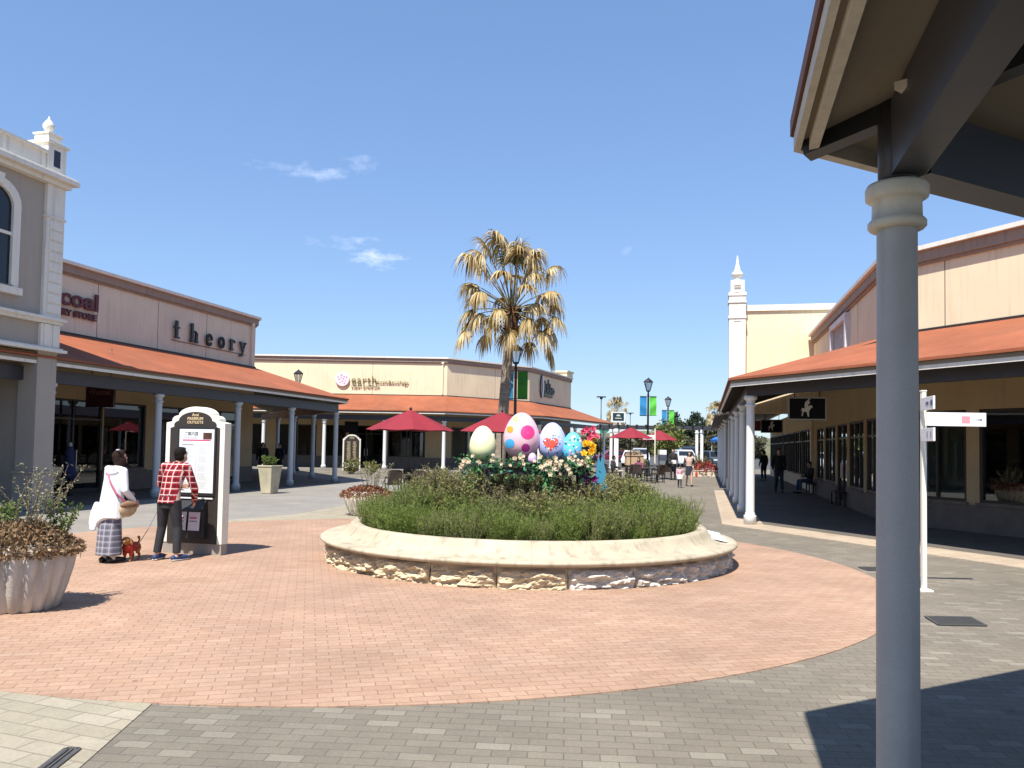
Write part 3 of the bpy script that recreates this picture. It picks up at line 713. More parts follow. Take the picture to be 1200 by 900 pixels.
mb = MB(); mb.fbox(Fm, Lm - 1.6, Lm + .1, -.12, 1., 7.9, 8.35); mb.fbox(Fm, Lm - 1.7, Lm + .2, -.2, 1.1, 8.35, 8.5); obj('parapet_block', mb, CREAM, eb, True)
mb = MB(); band(mb, [tuple(p) for p in mitre(Eeave, .1, 'L')], Ew, 0, .012); struct('pavement', mb, LP_)

# small lights under the porches, downpipes on the walls
def porch_light(root, x, y, z):
    mb = MB(); mb.lathe([(.02, z), (.03, z - .03), (.05, z - .05), (.13, z - .12), (.135, z - .14), (.12, z - .145)], (x, y, 0), 14); obj('porch_light', mb, BLACK, root, True)
Fre, _, _, _ = segframe(Re, 0, 'R'); LRe = (V2(*Re[1]) - V2(*Re[0])).length
for u in (LRe - 5.6, LRe - 2.2, LRe - 9.2): porch_light(rb, *Fre(u, .3), 3.33)
Fre1, _, _, _ = segframe(Re, 1, 'R')
for u in (3, 7, 11): porch_light(rb, *Fre1(u, 2.2), 3.87)
Fte, _, _, _ = segframe(Te, 0, 'L')
for u in (6, 10, 14, 18): porch_light(lb, *Fte(u, 1.9), 4.15)
for (F, u, z0, z1, root) in ((FE, 20.4, 5.3, 7.5, eb), (FE, 35.0, 5.3, 7.5, eb), (FT, LTt - .35, 5.0, 6.65, lb), (F0, .9, 4.65, 6.1, rb)):
    mb = MB(); mb.fbox(F, u - .04, u + .04, -.09, -.005, z0, z1); mb.fbox(F, u - .09, u + .09, -.13, -.004, z1, z1 + .14); obj('downpipe', mb, PINKC if root is lb else CREAM, root, True)

# things set out behind the glass
gq = random.Random(17)
def displays(root, F, us, n, z=1.0):
    for k in range(n):
        u = us[0] + (us[1] - us[0]) * (k + gq.uniform(.2, .8)) / n; c = gq.choice(((.55, .53, .48), (.30, .22, .14), (.10, .10, .13), (.40, .30, .20), (.22, .08, .07), (.60, .60, .58), (.12, .16, .2)))
        w_, h, v = gq.uniform(.35, .9), gq.uniform(.5, 1.5), gq.uniform(.5, 2.6); z0 = gq.choice((.02, .02, .75, 1.0))
        mb = MB(); mb.fbox(F, u, u + w_, v, v + .25, z0, min(2.7, z0 + h))
        for q in range(3): mb.fbox(F, u - .02, u + w_ + .02, v - .03, v + .27, z0 + h * .25 * (q + .6), z0 + h * .25 * (q + .6) + .03)
        obj('shop_display', mb, mat('display_%d' % int(sum(c) * 1000), c, .7, var=.25, scale=6.), root, True)
displays(lb, FT, (o_ + .6, o_ + 17), 18); displays(eb, FE, (16, 34), 16); displays(rb, Fs, (.6, 12), 14); displays(rb, F0, (L0 - 11, L0 - 2.4), 9)

# ---- porch roof and column right beside the viewer
d2 = V2(.25, .968).normalized(); d1 = V2(.882, .471).normalized(); cr = V2(1.27, 3.71)
Ne = [tuple(cr - d2 * 9), tuple(cr), tuple(cr + d1 * 7)]
Ncol = [tuple(p) for p in mitre(Ne, .42, 'R')]; Nw = [tuple(p) for p in mitre(Ne, 4.4, 'R')]
nb = thing('arcade_building', 'near porch roof corner with cream soffit and one grey column at the right edge', 'building', (*Ncol[1], 0))
ze, zr = 3.16, 4.45
def slope(nm, m, dv0, dv1, za, th, segs=(0, 1)):
    mb = MB(); a = mitre(Ne, dv0, 'R'); b = mitre(Ne, dv1, 'R')
    z0, z1 = [ze + (zr - ze) * q / 4.4 for q in (dv0, dv1)]
    for i in segs:
        lo = [(*a[i], z0 + za), (*a[i + 1], z0 + za), (*b[i + 1], z1 + za), (*b[i], z1 + za)]; mb.hexa(lo, [(x, y, q + th) for x, y, q in lo])
    return obj(nm, mb, m, nb, True)
slope('roof', mat('dark_red_roof_edge', (.12, .05, .04), .8), 0, 4.4, .0, .075)
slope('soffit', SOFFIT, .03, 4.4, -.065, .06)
mb = MB(); band(mb, mitre(Ne, .015, 'R'), mitre(Ne, .045, 'R'), ze - .075, ze + .0); obj('fascia', mb, mat('cream_board', (.55, .51, .43), .75, var=.12, streak=.2), nb, True)
mb = MB(); band(mb, mitre(Ne, .075, 'R'), mitre(Ne, .115, 'R'), ze - .10, ze - .02); obj('soffit_trim', mb, MATS['cream_board'], nb, True)
mb = MB(); 
for q in range(4):
    u = 6.9 - q * 2.0
    Fq, Lq, dq, nq = segframe(Ne, 0, 'R'); mb.hexa([(*Fq(u - .012, .12), ze - .075 + .035), (*Fq(u + .012, .12), ze - .075 + .035), (*Fq(u + .012, 4.2), zr - .13), (*Fq(u - .012, 4.2), zr - .13)], [(*Fq(u - .012, .12), ze - .02), (*Fq(u + .012, .12), ze - .02), (*Fq(u + .012, 4.2), zr - .06), (*Fq(u - .012, 4.2), zr - .06)])
obj('soffit_joint', mb, BROWN, nb, True)
zb0, zb1 = 2.87, 3.19
mb = MB(); band(mb, mitre(Ne, .385, 'R'), mitre(Ne, .525, 'R'), zb0, zb1, segs=(0,)); obj('beam', mb, STEEL, nb, True)
mb = MB(); F1, L1_, dd1, nn1 = segframe(Ncol, 1, 'R'); mb.fbox(F1, .1, 6.8, -.09, .09, zb0 + .02, zb1 - .03); obj('beam', mb, BLACK, nb, True)
cN = Vector((*Ncol[1], 0)); eN = Vector((*cr, 0)); hv = (eN - cN).normalized()
mb = MB(); a = cN + hv * .40; b = cN - hv * 5.2
mb.bar((a.x, a.y, ze - .02), (b.x, b.y, ze + 1.18), .1, .2); obj('hip_rafter', mb, BLACK, nb, True)
for q in range(3):
    Fq, Lq, dq, nq = segframe(Ne, 1, 'R'); u = 1.3 + q * 1.5
    mb = MB(); mb.bar((*Fq(u, .2), ze - .04), (*Fq(u, 4.2), zr - .14), .08, .14); obj('rafter', mb, BLACK, nb, True)
mb = MB(); mb.lathe([(.05, zb0 - .02), (.075, zb0), (.075, zb1)], (*Ncol[1], 0), 16); obj('post_stub', mb, STEEL, nb, True)
NCOL = mat('near_column_paint', (.37, .362, .352), .5, var=.10, scale=3., fine=90, bump=.04, streak=.2)
def near_column(x, y):
    mb = MB(); mb.lathe([(.084, .2), (.084, 1.2), (.080, 2.66)], (x, y, 0), 36, closed=False); c = obj('column', mb, NCOL, nb, True)
    mb = MB(); mb.lathe([(.081, 2.65), (.106, 2.652), (.116, 2.662), (.116, 2.682), (.108, 2.692), (.1, 2.695), (.098, 2.77), (.108, 2.775), (.124, 2.785), (.126, 2.80), (.126, 2.83), (.118, 2.845), (.08, 2.847)], (x, y, 0), 36)
    obj('capital', mb, mat('cream_capital', (.56, .52, .43), .55, var=.1, streak=.2), c, True)
    mb = MB(); mb.lathe([(.15, 0), (.15, .16), (.13, .19), (.1, .22)], (x, y, 0), 36); obj('column_base', mb, GREYCOL, c, True)
near_column(*Ncol[1]); near_column(*F1(4.2, 0)); 
Fz, _, _, _ = segframe(Ncol, 0, 'R'); near_column(*Fz(4.9, 0)); near_column(*Fz(1.0, 0))
mb = MB(); mb.bar((*Fz(8.45, -.05), ze - .03), (*Fz(8.75, .12), ze + .02), .06, .03); obj('clamp', mb, MATS['cream_capital'], nb, True)
# ------------------------------------------------------------------ ring planter with bench
RX, RY = .28, 12.72
STN = mat('pale_bench_stone', (.47, .40, .285), .75, var=.22, scale=1.6, fine=60, bump=.12, streak=.34)
STN2 = mat('shaded_cut_band', (.40, .325, .24), .85, var=.18, scale=3., fine=50, bump=.25)  # browner than the rock below: shade of the lip put into the colour
ROCKY = mat('yellow_split_rock', (.57, .47, .31), .9, var=.22, scale=5., fine=40, bump=.6)
ROCKW = mat('white_split_rock', (.60, .55, .47), .9, var=.2, scale=5., fine=40, bump=.6)
SOIL = mat('dark_soil', (.06, .045, .032), .95, var=.3, scale=6., bump=.5)
rp = thing('ring_planter', 'large round stone planter with a curved bench rim and rough split-rock base', 'planter', (RX, RY, 0))
N = 15
for k in range(N):
    a0 = 2 * PI * k / N + .1; a1 = a0 + 2 * PI / N - .0006
    mb = MB(); mb.lathe([(2.6, .28), (3.10, .28), (3.135, .29), (3.155, .31), (3.155, .33), (3.135, .348), (3.09, .352), (3.0, .35), (2.92, .356), (2.85, .376), (2.79, .412), (2.745, .460), (2.72, .502), (2.70, .526), (2.67, .535), (2.60, .535), (2.565, .526), (2.55, .50), (2.55, .3)], (0, 0, 0), 14, closed=False, a0=a0, a1=a1)
    obj('coping_stone', mb, STN, rp)
NB = 22
for k in range(NB):
    a0 = 2 * PI * k / NB; mb = MB(); nu, nz = 34, 16; g = []
    hk = .232 + .035 * noise.noise(Vector((k * 3.1, 0, 0)))
    yellow = math.cos(a0 + .14) < .12
    if yellow: hk += .008
    for i in range(nu + 1):
        u = i / nu; a = a0 + u * (2 * PI / NB - .002); col = []
        edge = hk + .03 * noise.noise(Vector((a * 9, k, 1.3))) - (.05 if min(u, 1 - u) < .03 else 0)
        for j in range(nz + 1):
            z = .282 * j / nz
            r = 2.985
            if z < edge:
                q = min(1, (edge - z) / .035) * min(1, min(u, 1 - u) / .05 + .15)
                p = Vector((a * 22, z * 26, k * 5.0))
                r += q * (.075 + .075 * noise.noise(p * .55) + .055 * noise.noise(p * 1.1) + .03 * noise.noise(p * 2.6) + .012 * noise.noise(p * 6))
            col.append(mb.bm.verts.new((math.cos(a) * r, math.sin(a) * r, z)))
        g.append(col)
    for i in range(nu):
        for j in range(nz):
            f = mb.bm.faces.new((g[i][j], g[i + 1][j], g[i + 1][j + 1], g[i][j + 1])); z = (j + .5) / nz * .282
            f.material_index = 0 if z > hk - .005 else 1
    mb.leaf = True
    obj('rock_block', mb, [STN2, ROCKY if yellow else ROCKW], rp)
mb = MB(); mb.lathe([(2.9, .0), (2.9, .29), (2.58, .3), (2.58, .43), (1.5, .52), (.01, .58)], (0, 0, 0), 48, closed=False); obj('soil', mb, SOIL, rp)
mb = MB()   # two thin pale plates on the bench at its right end
Mp = Matrix.Translation((RX + 2.83, RY - .55, .388)) @ Matrix.Rotation(R(-11), 4, 'Z') @ Matrix.Rotation(R(11), 4, 'Y')
mb.box((0, 0, 0), (.24, .62, .012), M=Mp); mb.box((0, 0, 0), (.2, .3, .012), M=Mp @ Matrix.Translation((-.05, .40, .012)) @ Matrix.Rotation(R(4), 4, 'X'))
tag(obj('pale_sheet', mb, mat('white_paper', (.7, .74, .8), .6, var=.05), bevel=.003), 'pale flat sheet lying on the right end of the round stone bench', 'paper')

# ------------------------------------------------------------------ eggs on a stand
def eggr(t):   # t 0 bottom..1 top -> relative radius
    x = 2 * t - 1
    return math.sqrt(max(0, 1 - x * x)) * (1 - .17 * x + .03 * x * x)
def egg(loc, wd, ht, cols, dots, label, rz=0.):
    mb = MB(); n = 22
    prof = [(eggr(.5 - .5 * math.cos(PI * k / n)) * wd / 2 * .985 + (.001), (.5 - .5 * math.cos(PI * k / n)) * ht) for k in range(n + 1)]
    mb.lathe(prof, (0, 0, 0), 36)
    def surf(x, z, off):
        t = min(.995, max(.005, z / ht)); r = eggr(t) * wd / 2 * .985 + off
        x = max(-r * .995, min(r * .995, x)); return (x, -math.sqrt(max(0, r * r - x * x)), z)
    for j, (shape, cx, cz, r, mi) in enumerate(dots):
        off = .0025 + .0006 * (j % 4)
        if shape == 'dot': P = [(math.cos(2 * PI * k / 26), math.sin(2 * PI * k / 26)) for k in range(26)]
        else:
            P = [(.062 * 16 * math.sin(t) ** 3, .062 * (13 * math.cos(t) - 5 * math.cos(2 * t) - 2 * math.cos(3 * t) - math.cos(4 * t))) for t in [2 * PI * k / 30 for k in range(30)]]
        rings = [[mb.bm.verts.new(surf(cx + x * r * q, cz + y * r * q, off)) for x, y in P] for q in (1, .66, .33)]
        for a, b in zip(rings, rings[1:]):
            for k in range(len(P)):
                f = mb.bm.faces.new((a[k], a[(k + 1) % len(P)], b[(k + 1) % len(P)], b[k])); f.material_index = mi; f.smooth = True
        f = mb.bm.faces.new(rings[-1]); f.material_index = mi
    o = obj('painted_egg', mb, cols); o.location = loc; o.rotation_euler = (0, 0, rz)
    return tag(o, label, 'egg', 'painted eggs on the flower stand')
def gl(n, c, var=.05): return mat(n, c, .42, var=var, scale=4.)
ey = RY - .55; zt = 1.47
egg((-.43, ey, zt), .40, .53, [gl('pale_yellow_egg', (.78, .80, .46))], [], 'plain pale yellow egg, leftmost on the stand of flowers')
egg((.15, ey + .02, zt + .04), .545, .70, [gl('pale_pink_egg', (.78, .47, .53)), gl('hot_pink', (.75, .04, .20)), gl('sky_blue_dot', (.06, .42, .75)), gl('orange_dot', (.85, .30, .03)), gl('plum_dot', (.40, .02, .22)), gl('lemon_dot', (.85, .72, .2))],
    [('dot', .085, .40, .105, 1), ('dot', -.175, .23, .07, 2), ('dot', -.175, .44, .05, 3), ('dot', .06, .17, .063, 4), ('dot', -.09, .595, .048, 5)], 'tallest egg, pale pink with large coloured polka dots')
rr_ = random.Random(3)
egg((.615, ey + .06, zt + .02), .425, .58, [gl('pale_lavender_egg', (.47, .51, .78)), gl('red_heart', (.72, .09, .05)), gl('white_speck', (.85, .85, .9)), gl('navy_speck', (.06, .08, .25))],
    [('heart', -.03, .26, .115, 1)] + [('dot', rr_.uniform(-.15, .17), rr_.uniform(.08, .5), rr_.uniform(.006, .013), rr_.choice((2, 2, 3))) for k in range(34)] + [('dot', -.03 + .08 * math.cos(k), .27 + .07 * math.sin(k * 1.7), .010, 3) for k in range(9)], 'pale lavender egg with a red heart, right of the dotted pink egg')
egg((.92, ey - .02, zt), .325, .46, [gl('bright_blue_egg', (.13, .55, .80)), gl('white_speck2', (.8, .88, .92)), gl('dark_green_speck', (.03, .14, .10)), gl('pink_speck', (.75, .35, .5))],
    [('dot', rr_.uniform(-.13, .13), rr_.uniform(.05, .4), rr_.uniform(.007, .02), rr_.choice((1, 2, 2, 3))) for k in range(40)], 'speckled turquoise blue egg, rightmost on the stand of flowers')
egg((.31, ey - .27, zt - .02), .13, .16, [gl('lilac_egg', (.62, .42, .72))], [], 'tiny lilac egg among the flowers below the dotted pink egg')
st = thing('egg_stand', 'black timber stand carrying the painted eggs above the shrubs', 'stand', (.25, ey, .5))
DKW = mat('black_timber', (.02, .017, .015), .7, var=.2)
mb = MB(); mb.box((0, 0, .93), (1.75, .5, .05)); obj('tabletop', mb, DKW, st)
for x, y in ((-.72, -.2), (-.58, -.24), (.28, -.24), (.78, -.2), (-.72, .22), (.78, .22)):
    mb = MB(); mb.box((x, y, .452), (.07, .07, .904)); obj('leg', mb, DKW, st)
mb = MB(); mb.box((0, -.245, .84), (1.7, .03, .1)); obj('rail', mb, DKW, st)
# garland
LEAFG = leafmat('garland_leaf', [(.03, .11, .03), (.05, .19, .06), (.08, .27, .12), (.15, .36, .14), (.04, .20, .14), (.16, .30, .06)])
PETC = leafmat('garland_petal', [(.74, .62, .36), (.80, .72, .48), (.76, .50, .38), (.80, .66, .46), (.78, .76, .58), (.70, .66, .34)], trans=.2)
ga = thing('flower_garland', 'garland of green leaves with cream and peach blossoms draped along the egg stand', 'garland', (.25, ey - .27, 1.35))
def rv(g): 
    while True:
        v = Vector((g.uniform(-1, 1), g.uniform(-1, 1), g.uniform(-1, 1)))
        if .05 < v.length < 1: return v.normalized()
g = random.Random(11)
ml = MB(); ml.leaf = True; mf = []
spots = []
def put(x, y, z, n, s): 
    for q in range(n): spots.append(Vector((x + g.gauss(0, s), y + g.gauss(0, .05), z + g.gauss(0, s))))
for k in range(34):
    x = -.98 + 1.9 * k / 33; put(x, 0, .10 + .03 * math.sin(k), 12, .055)
    if k % 2 == 0: put(x, -.02, -.03 - .08 * abs(math.sin(k * .9)), 6, .06)
for k in range(14): put(-.86 + .02 * math.sin(k), -.03, .05 - .045 * k, 9, .05)
for k in range(24): put(.30 + .03 * math.sin(k), -.05, .05 - .04 * k, 10, .05)
for p in spots:
    d = (rv(g) + Vector((0, -.5, -.35))).normalized(); ml.leafq(p, d, rv(g), g.uniform(.05, .085), g.uniform(.03, .05), 0, .12)
obj('leaves', ml, LEAFG, ga)
fl = [(-.93 + g.uniform(-.06, .08), g.uniform(-.1, -.03), g.uniform(-.02, .16)) for k in range(11)] + [(-.93 + 1.85 * g.random(), g.uniform(-.12, -.04), .13 + g.uniform(-.06, .09)) for k in range(34)] + [(.32 + g.uniform(-.14, .3), g.uniform(-.14, -.06), .05 + g.uniform(-.12, .14)) for k in range(22)] + [(.28 + g.uniform(-.06, .06), -.12, -.1 - g.random() * .8) for k in range(5)]
def blossom(mb, c, r, g):
    o = (rv(g) * .5 + Vector((0, -1, .35))).normalized()
    for lay, (q, tilt) in enumerate(((5, .25), (5, .6), (4, 1.1))):
        t0 = o.cross(Vector((.3, .1, .9))).normalized(); t1 = o.cross(t0)
        for k in range(q):
            a = 2 * PI * k / q + lay * .6; d = (t0 * math.cos(a) + t1 * math.sin(a) + o * tilt).normalized()
            mb.leafq(Vector(c), d, o, r * (1.1 - lay * .2), r * .95, 0, -.05)
for c in fl:
    mb = MB(); mb.leaf = True; blossom(mb, c, g.uniform(.026, .042), g); obj('blossom', mb, PETC, ga)

# flower pole, blue stake
fp = thing('flower_pole', 'post topped with a tall bunch of red, orange, yellow and purple flowers', 'flower decoration', (1.13, ey - .12, .55))
mb = MB(); mb.tube([(0, 0, 0), (.01, 0, .55), (0, 0, 1.35)], [.028, .025, .02], 8); obj('post', mb, DKW, fp)
for (z0, z1, nm, cols) in ((1.27, 1.43, 'red_pink', [(.7, .03, .10), (.75, .12, .2), (.78, .2, .3)]), (1.05, 1.27, 'orange_yellow', [(.85, .32, .02), (.88, .55, .03), (.85, .65, .05)]), (.86, 1.05, 'yellow', [(.85, .6, .03), (.8, .7, .2)]), (.60, .86, 'purple', [(.18, .02, .22), (.30, .02, .18), (.12, .01, .2)])):
    m = leafmat('petal_' + nm, cols, trans=.2)
    for k in range(int((z1 - z0) * 60)):
        mb = MB(); mb.leaf = True; z = g.uniform(z0, z1); blossom(mb, (g.gauss(0, .055) + (z - 1) * .06, -.03 + g.gauss(0, .03), z), g.uniform(.04, .06), g); obj('blossom', mb, m, fp)
mb = MB(); mb.leaf = True
for k in range(60): mb.leafq((g.gauss(.05, .06), g.gauss(0, .05), g.uniform(.45, 1.2)), rv(g), rv(g), .09, .03)
obj('dark_leaves', mb, leafmat('purple_leaf', [(.03, .012, .03), (.05, .02, .05), (.02, .03, .02)]), fp)
bs = MB(); Mb = Matrix.Translation((1.32, ey - .12, .62)) @ Matrix.Rotation(R(90), 4, 'X')
bs.extr([(-.03, 0), (.03, 0), (.035, .35), (.12, .33), (.14, .48), (.06, .58), (.09, .72), (.05, .86), (.045, .99), (.0, .86), (-.03, .98), (-.05, .84), (-.06, .70), (-.11, .62), (-.12, .45), (-.05, .40)], Mb, .03)
tag(obj('garden_stake', bs, gl('teal_blue_paint', (.05, .24, .36))), 'flat teal blue garden stake shaped like ears, beside the flower pole', 'garden stake')

# ------------------------------------------------------------------ pots
CONC = mat('weathered_concrete', (.50, .47, .42), .85, var=.14, scale=2.5, fine=60, bump=.2, streak=.3)
def fluted_pot(loc, r, h, label, m):
    t = thing('fluted_planter', label, 'planter', loc, group='fluted concrete planters')
    fl_ = lambda a, z: 1 + .14 * abs(math.sin(a * 9)) ** .8 * min(1, max(0, (h - z) / .05)) 
    mb = MB(); mb.lathe([(r * .60, 0), (r * .64, .02), (r * .76, h * .3), (r * .86, h * .6), (r * .92, h * .9), (r * .93, h * .975)], (0, 0, 0), 200, closed=False, flute=fl_)
    obj('body', mb, m, t)
    mb = MB(); mb.lathe([(r * .90, h * .96), (r * .93, h * .98), (r * .93, h), (r * .84, h), (r * .82, h * .9), (.01, h * .9)], (0, 0, 0), 60, closed=False)
    obj('rim', mb, m, t); return t
fluted_pot((-4.86, 8.15, .009), .47, .66, 'grey fluted concrete planter nearest the viewer, at the left edge with brown ground cover', CONC)
fluted_pot((-5.35, 6.85, .009), .47, .66, 'fluted concrete planter just outside the left edge, known by its shadow', CONC)
fluted_pot((-3.42, 19.35, .008), .53, .57, 'pale fluted planter behind the left end of the round stone bench', mat('pale_concrete', (.66, .61, .52), .85, var=.1, scale=2.5, bump=.2, streak=.12))
sq = thing('square_planter', 'tapered square yellowish stone planter with green shrub in front of the left porch', 'planter', (-7.96, 26.85, .012), R(-22))
mb = MB(); 
q = lambda w_: [(-w_, -w_), (w_, -w_), (w_, w_), (-w_, w_)]
mb.hexa([(x, y, 0) for x, y in q(.19)], [(x, y, .86) for x, y in q(.275)]); obj('body', mb, mat('ochre_stained_stone', (.52, .47, .33), .85, var=.25, scale=2., bump=.2, streak=.2), sq, bevel=.015)
mb = MB(); mb.hexa([(x, y, .862) for x, y in q(.288)], [(x, y, .92) for x, y in q(.296)]); obj('rim', mb, MATS['ochre_stained_stone'], sq, bevel=.01)

# ------------------------------------------------------------------ directory pylons
BRN = mat('dark_bronze_panel', (.035, .028, .024), .45, var=.1)
CRW = mat('cream_white_paint', (.80, .76, .64), .5, var=.05, streak=.08)
GOLD = mat('gold_letter', (.62, .48, .28), .4, var=0)
def pylon(name, label, loc, rz, W=1.02, D=.165):
    t = thing('directory_sign', label, 'directory sign', loc, rz, 'arched directory signs'); h = W / 2
    def outl(g):   # arched crown with small shoulders, inset by g
        a = [(-h + g, .16), (-h + g, 1.96 - g), (-h + .10 + g * .6, 1.98 - g)]
        a += [(-.31 - .10 * math.cos(PI / 2 * k / 5) + g * .5, 2.00 - g + .07 * math.sin(PI / 2 * k / 5)) for k in range(6)]
        a += [(.30 * math.sin(-PI / 2 + PI * k / 14) * (1 - g * .4), 2.07 - g + .135 * math.cos(-PI / 2 + PI * k / 14)) for k in range(15)]
        b = [(-x, y) for x, y in a[:9]][::-1]; return a + b
    Mf = Matrix.Rotation(R(90), 4, 'X'); Mf.translation = (0, D, 0)
    mb = MB(); mb.extr(outl(0), Mf, D); obj('body', mb, CRW, t, bevel=.006)
    Mf = Matrix.Rotation(R(90), 4, 'X'); Mf.translation = (0, 0, 0)
    mb = MB(); mb.extr(outl(.078), Mf, .004); obj('panel', mb, BRN, t)
    mb = MB(); mb.box((0, D / 2, .08), (W - .02, D - .02, .16)); obj('plinth', mb, mat('grey_plinth_stone', (.30, .27, .23), .8, var=.15), t)
    def ML(x, z, y=-.004): 
        m_ = Matrix.Rotation(R(90), 4, 'X'); m_.translation = (x, y, z); return m_
    for s_, z, sz in (('Ami', 2.06, .062), ('PREMIUM', 2.005, .058), ('OUTLETS', 1.95, .058)):
        obj('sign_lettering', textmesh(s_, sz, ML(0, z), .006, .001, 1.15, 'CENTER'), GOLD, t)
    return t, ML
py, ML = pylon('directory_sign', 'cream and brown directory sign with a white shop list beside the man in red check', (-4.76, 12.2, .009), R(-15))
PAPR = mat('white_poster', (.74, .77, .77), .35, var=.03)
mb = MB(); mb.box((.05, -.012, 1.385), (.66, .016, 1.03)); pf = obj('poster_case', mb, BLACK, py, bevel=.003)
mb = MB(); mb.box((.05, -.022, 1.39), (.60, .006, .95)); obj('poster', mb, PAPR, pf)
INK = mat('grey_ink', (.16, .16, .17), .6, var=0); PINKB = mat('magenta_band', (.55, .04, .14), .5, var=0)
def strip(nm, x, z, w_, h_, m, par, y=-.0255): 
    mb = MB(); mb.box((x, y, z), (w_, .002, h_)); return obj(nm, mb, m, par)
strip('magenta_band', .05, 1.70, .48, .018, PINKB, pf); strip('photo_print', .235, 1.765, .15, .10, mat('dark_photo', (.10, .035, .025), .4, var=.5, scale=14.), pf)
obj('sign_lettering', textmesh('ご案内図', .062, ML(-.17, 1.775, -.0255), .002, .0005), INK, pf)
obj('sign_lettering', textmesh('SHOP GUIDE', .038, ML(-.17, 1.725, -.0255), .002, 0), mat('pale_ink', (.42, .44, .46), .6, var=0), pf)
mb = MB(); g = random.Random(5)
for c_ in range(2):
    for k in range(46):
        z = 1.60 - k * .0145 
        if k % 9 == 8: continue
        x = -.20 + c_ * .27; L_ = g.uniform(.12, .22); mb.box((x + L_ / 2, -.0255, z), (L_, .002, .005))
mb.box((-.10, -.0256, 1.63), (.2, .002, .012), mi=1); mb.box((.045, -.0256, 1.27), (.004, .002, .66), mi=2)
obj('shop_list', mb, [mat('faint_ink', (.50, .52, .53), .6, var=0), INK, PINKB], pf)
strip('white_strip', .06, .835, .58, .022, PAPR, py, -.02)
mb = MB(); mb.hexa([(-.26, -.16, .66), (.26, -.16, .66), (.26, 0, .66), (-.26, 0, .66)], [(-.26, -.05, .80), (.26, -.05, .80), (.26, 0, .80), (-.26, 0, .80)])
mb.box((0, -.05, .45), (.52, .10, .42)); tr = obj('leaflet_box', mb, BLACK, py, bevel=.004)
for x in (-.12, .11):
    for q in range(3):
        mb = MB(); mb.box((0, 0, 0), (.19, .004, .27), M=Matrix.Translation((x + .004 * q, -.108 - .006 * q, .50)) @ Matrix.Rotation(R(-4 - q), 4, 'X')); lf = obj('leaflet', mb, mat('pinkish_paper', (.72, .66, .72), .5, var=.06), tr)
    strip('leaflet_print', x, .55, .12, .02, PINKB, tr, -.1275); strip('leaflet_print', x, .50, .13, .012, INK, tr, -.1245)
py2, ML2 = pylon('directory_sign', 'smaller looking far directory sign with white frame, between left porch and maroon umbrella', (-9.05, 46.0, .006), R(12), 1.0, .24)
mb = MB(); g = random.Random(8)
for c_ in (-.16, .16):
    for k in range(30): mb.box((c_ + g.uniform(-.02, .02), -.006, 1.8 - k * .035), (g.uniform(.12, .24), .004, .014))
obj('shop_list', mb, GOLD, py2); strip('poster', 0, .45, .7, .26, PAPR, py2, -.006)

# ------------------------------------------------------------------ hanging porch signs
def hang(label, c, d, w_, h_, ztop, zrail, m, frame_m, edge=.035):
    t = thing('hanging_sign', label, 'sign', (*c, ztop - h_ / 2), math.atan2(d[1], d[0]), 'signs hanging under the porches')
    mb = MB(); mb.box((0, 0, 0), (w_, .07, h_)); obj('board', mb, m, t, bevel=.004)
    mb = MB()
    for z in (-1, 1): mb.box((0, 0, z * (h_ / 2 + edge / 2)), (w_ + 2 * edge, .085, edge))
    for x in (-1, 1): mb.box((x * (w_ / 2 + edge / 2), 0, 0), (edge, .085, h_))
    obj('frame', mb, frame_m, t)
    for x in (-.35, .35):
        mb = MB(); mb.tube([(x * w_, 0, h_ / 2 + edge), (x * w_, 0, zrail - (ztop - h_ / 2))], .012, 6); obj('hanger', mb, BLACK, t)
    m_ = Matrix.Rotation(R(90), 4, 'X'); m_.translation = (0, -.036, 0); return t, m_
BLKP = mat('black_sign_paint', (.010, .010, .014), .7, var=.05, spec=.1); MRP = mat('maroon_sign_paint', (.035, .008, .012), .4, var=.05)
PALE = mat('pale_grey_paint', (.55, .55, .55), .5, var=.02)
t_, m_ = hang('maroon hanging sign reading Wacoal under the left porch', (-12.0, 23.6), (.973, -.23), .92, .58, 3.22, 4.35, MRP, MRP, .012)
obj('sign_lettering', textmesh('Wacoal', .25, m_ @ Matrix.Translation((0, .06, 0)), .006, .004, .95, 'CENTER'), mat('dull_rose_letter', (.20, .085, .09), .5, var=0), t_)
HORSE = [(-.16, -.2), (-.13, -.2), (-.10, -.06), (-.02, -.08), (.02, -.22), (.05, -.22), (.05, -.06), (.09, .02), (.15, .06), (.14, .11), (.08, .13), (.03, .08), (.03, .15), (.08, .20), (.05, .27), (0, .27), (-.02, .21), (.10, .33), (.08, .35), (-.06, .22), (-.08, .10), (-.06, .03), (-.14, .04), (-.19, -.06), (-.16, -.02), (-.14, -.06)]
for k, (c, lab) in enumerate((((7.25, 19.9), 'larger black hanging sign with a white horse rider, nearer one in the right arcade'), ((11.1, 34.6), 'smaller looking black hanging sign with a rider, deeper in the right arcade'))):
    t_, m_ = hang(lab, c, (.973, -.2316), .83, .50, 3.0, 3.75, BLKP, mat('grey_frame_paint', (.30, .30, .29), .5, var=0))
    mb = MB(); mb.extr([(x * .82, y * .82 - .02) for x, y in HORSE], m_, .006); obj('rider_emblem', mb, PALE, t_)
t_, m_ = hang('small dark red hanging sign deepest in the right arcade', (11.6, 37.8), (.973, -.2316), .7, .4, 3.05, 3.9, mat('dark_red_paint', (.12, .012, .015), .4, var=.05), MRP)
t_, m_ = hang('small dark hanging sign before the far cream building entrance', (-11.0, 55.6), (1, 0), .9, .75, 3.2, 4.35, BLKP, BLKP, .01)

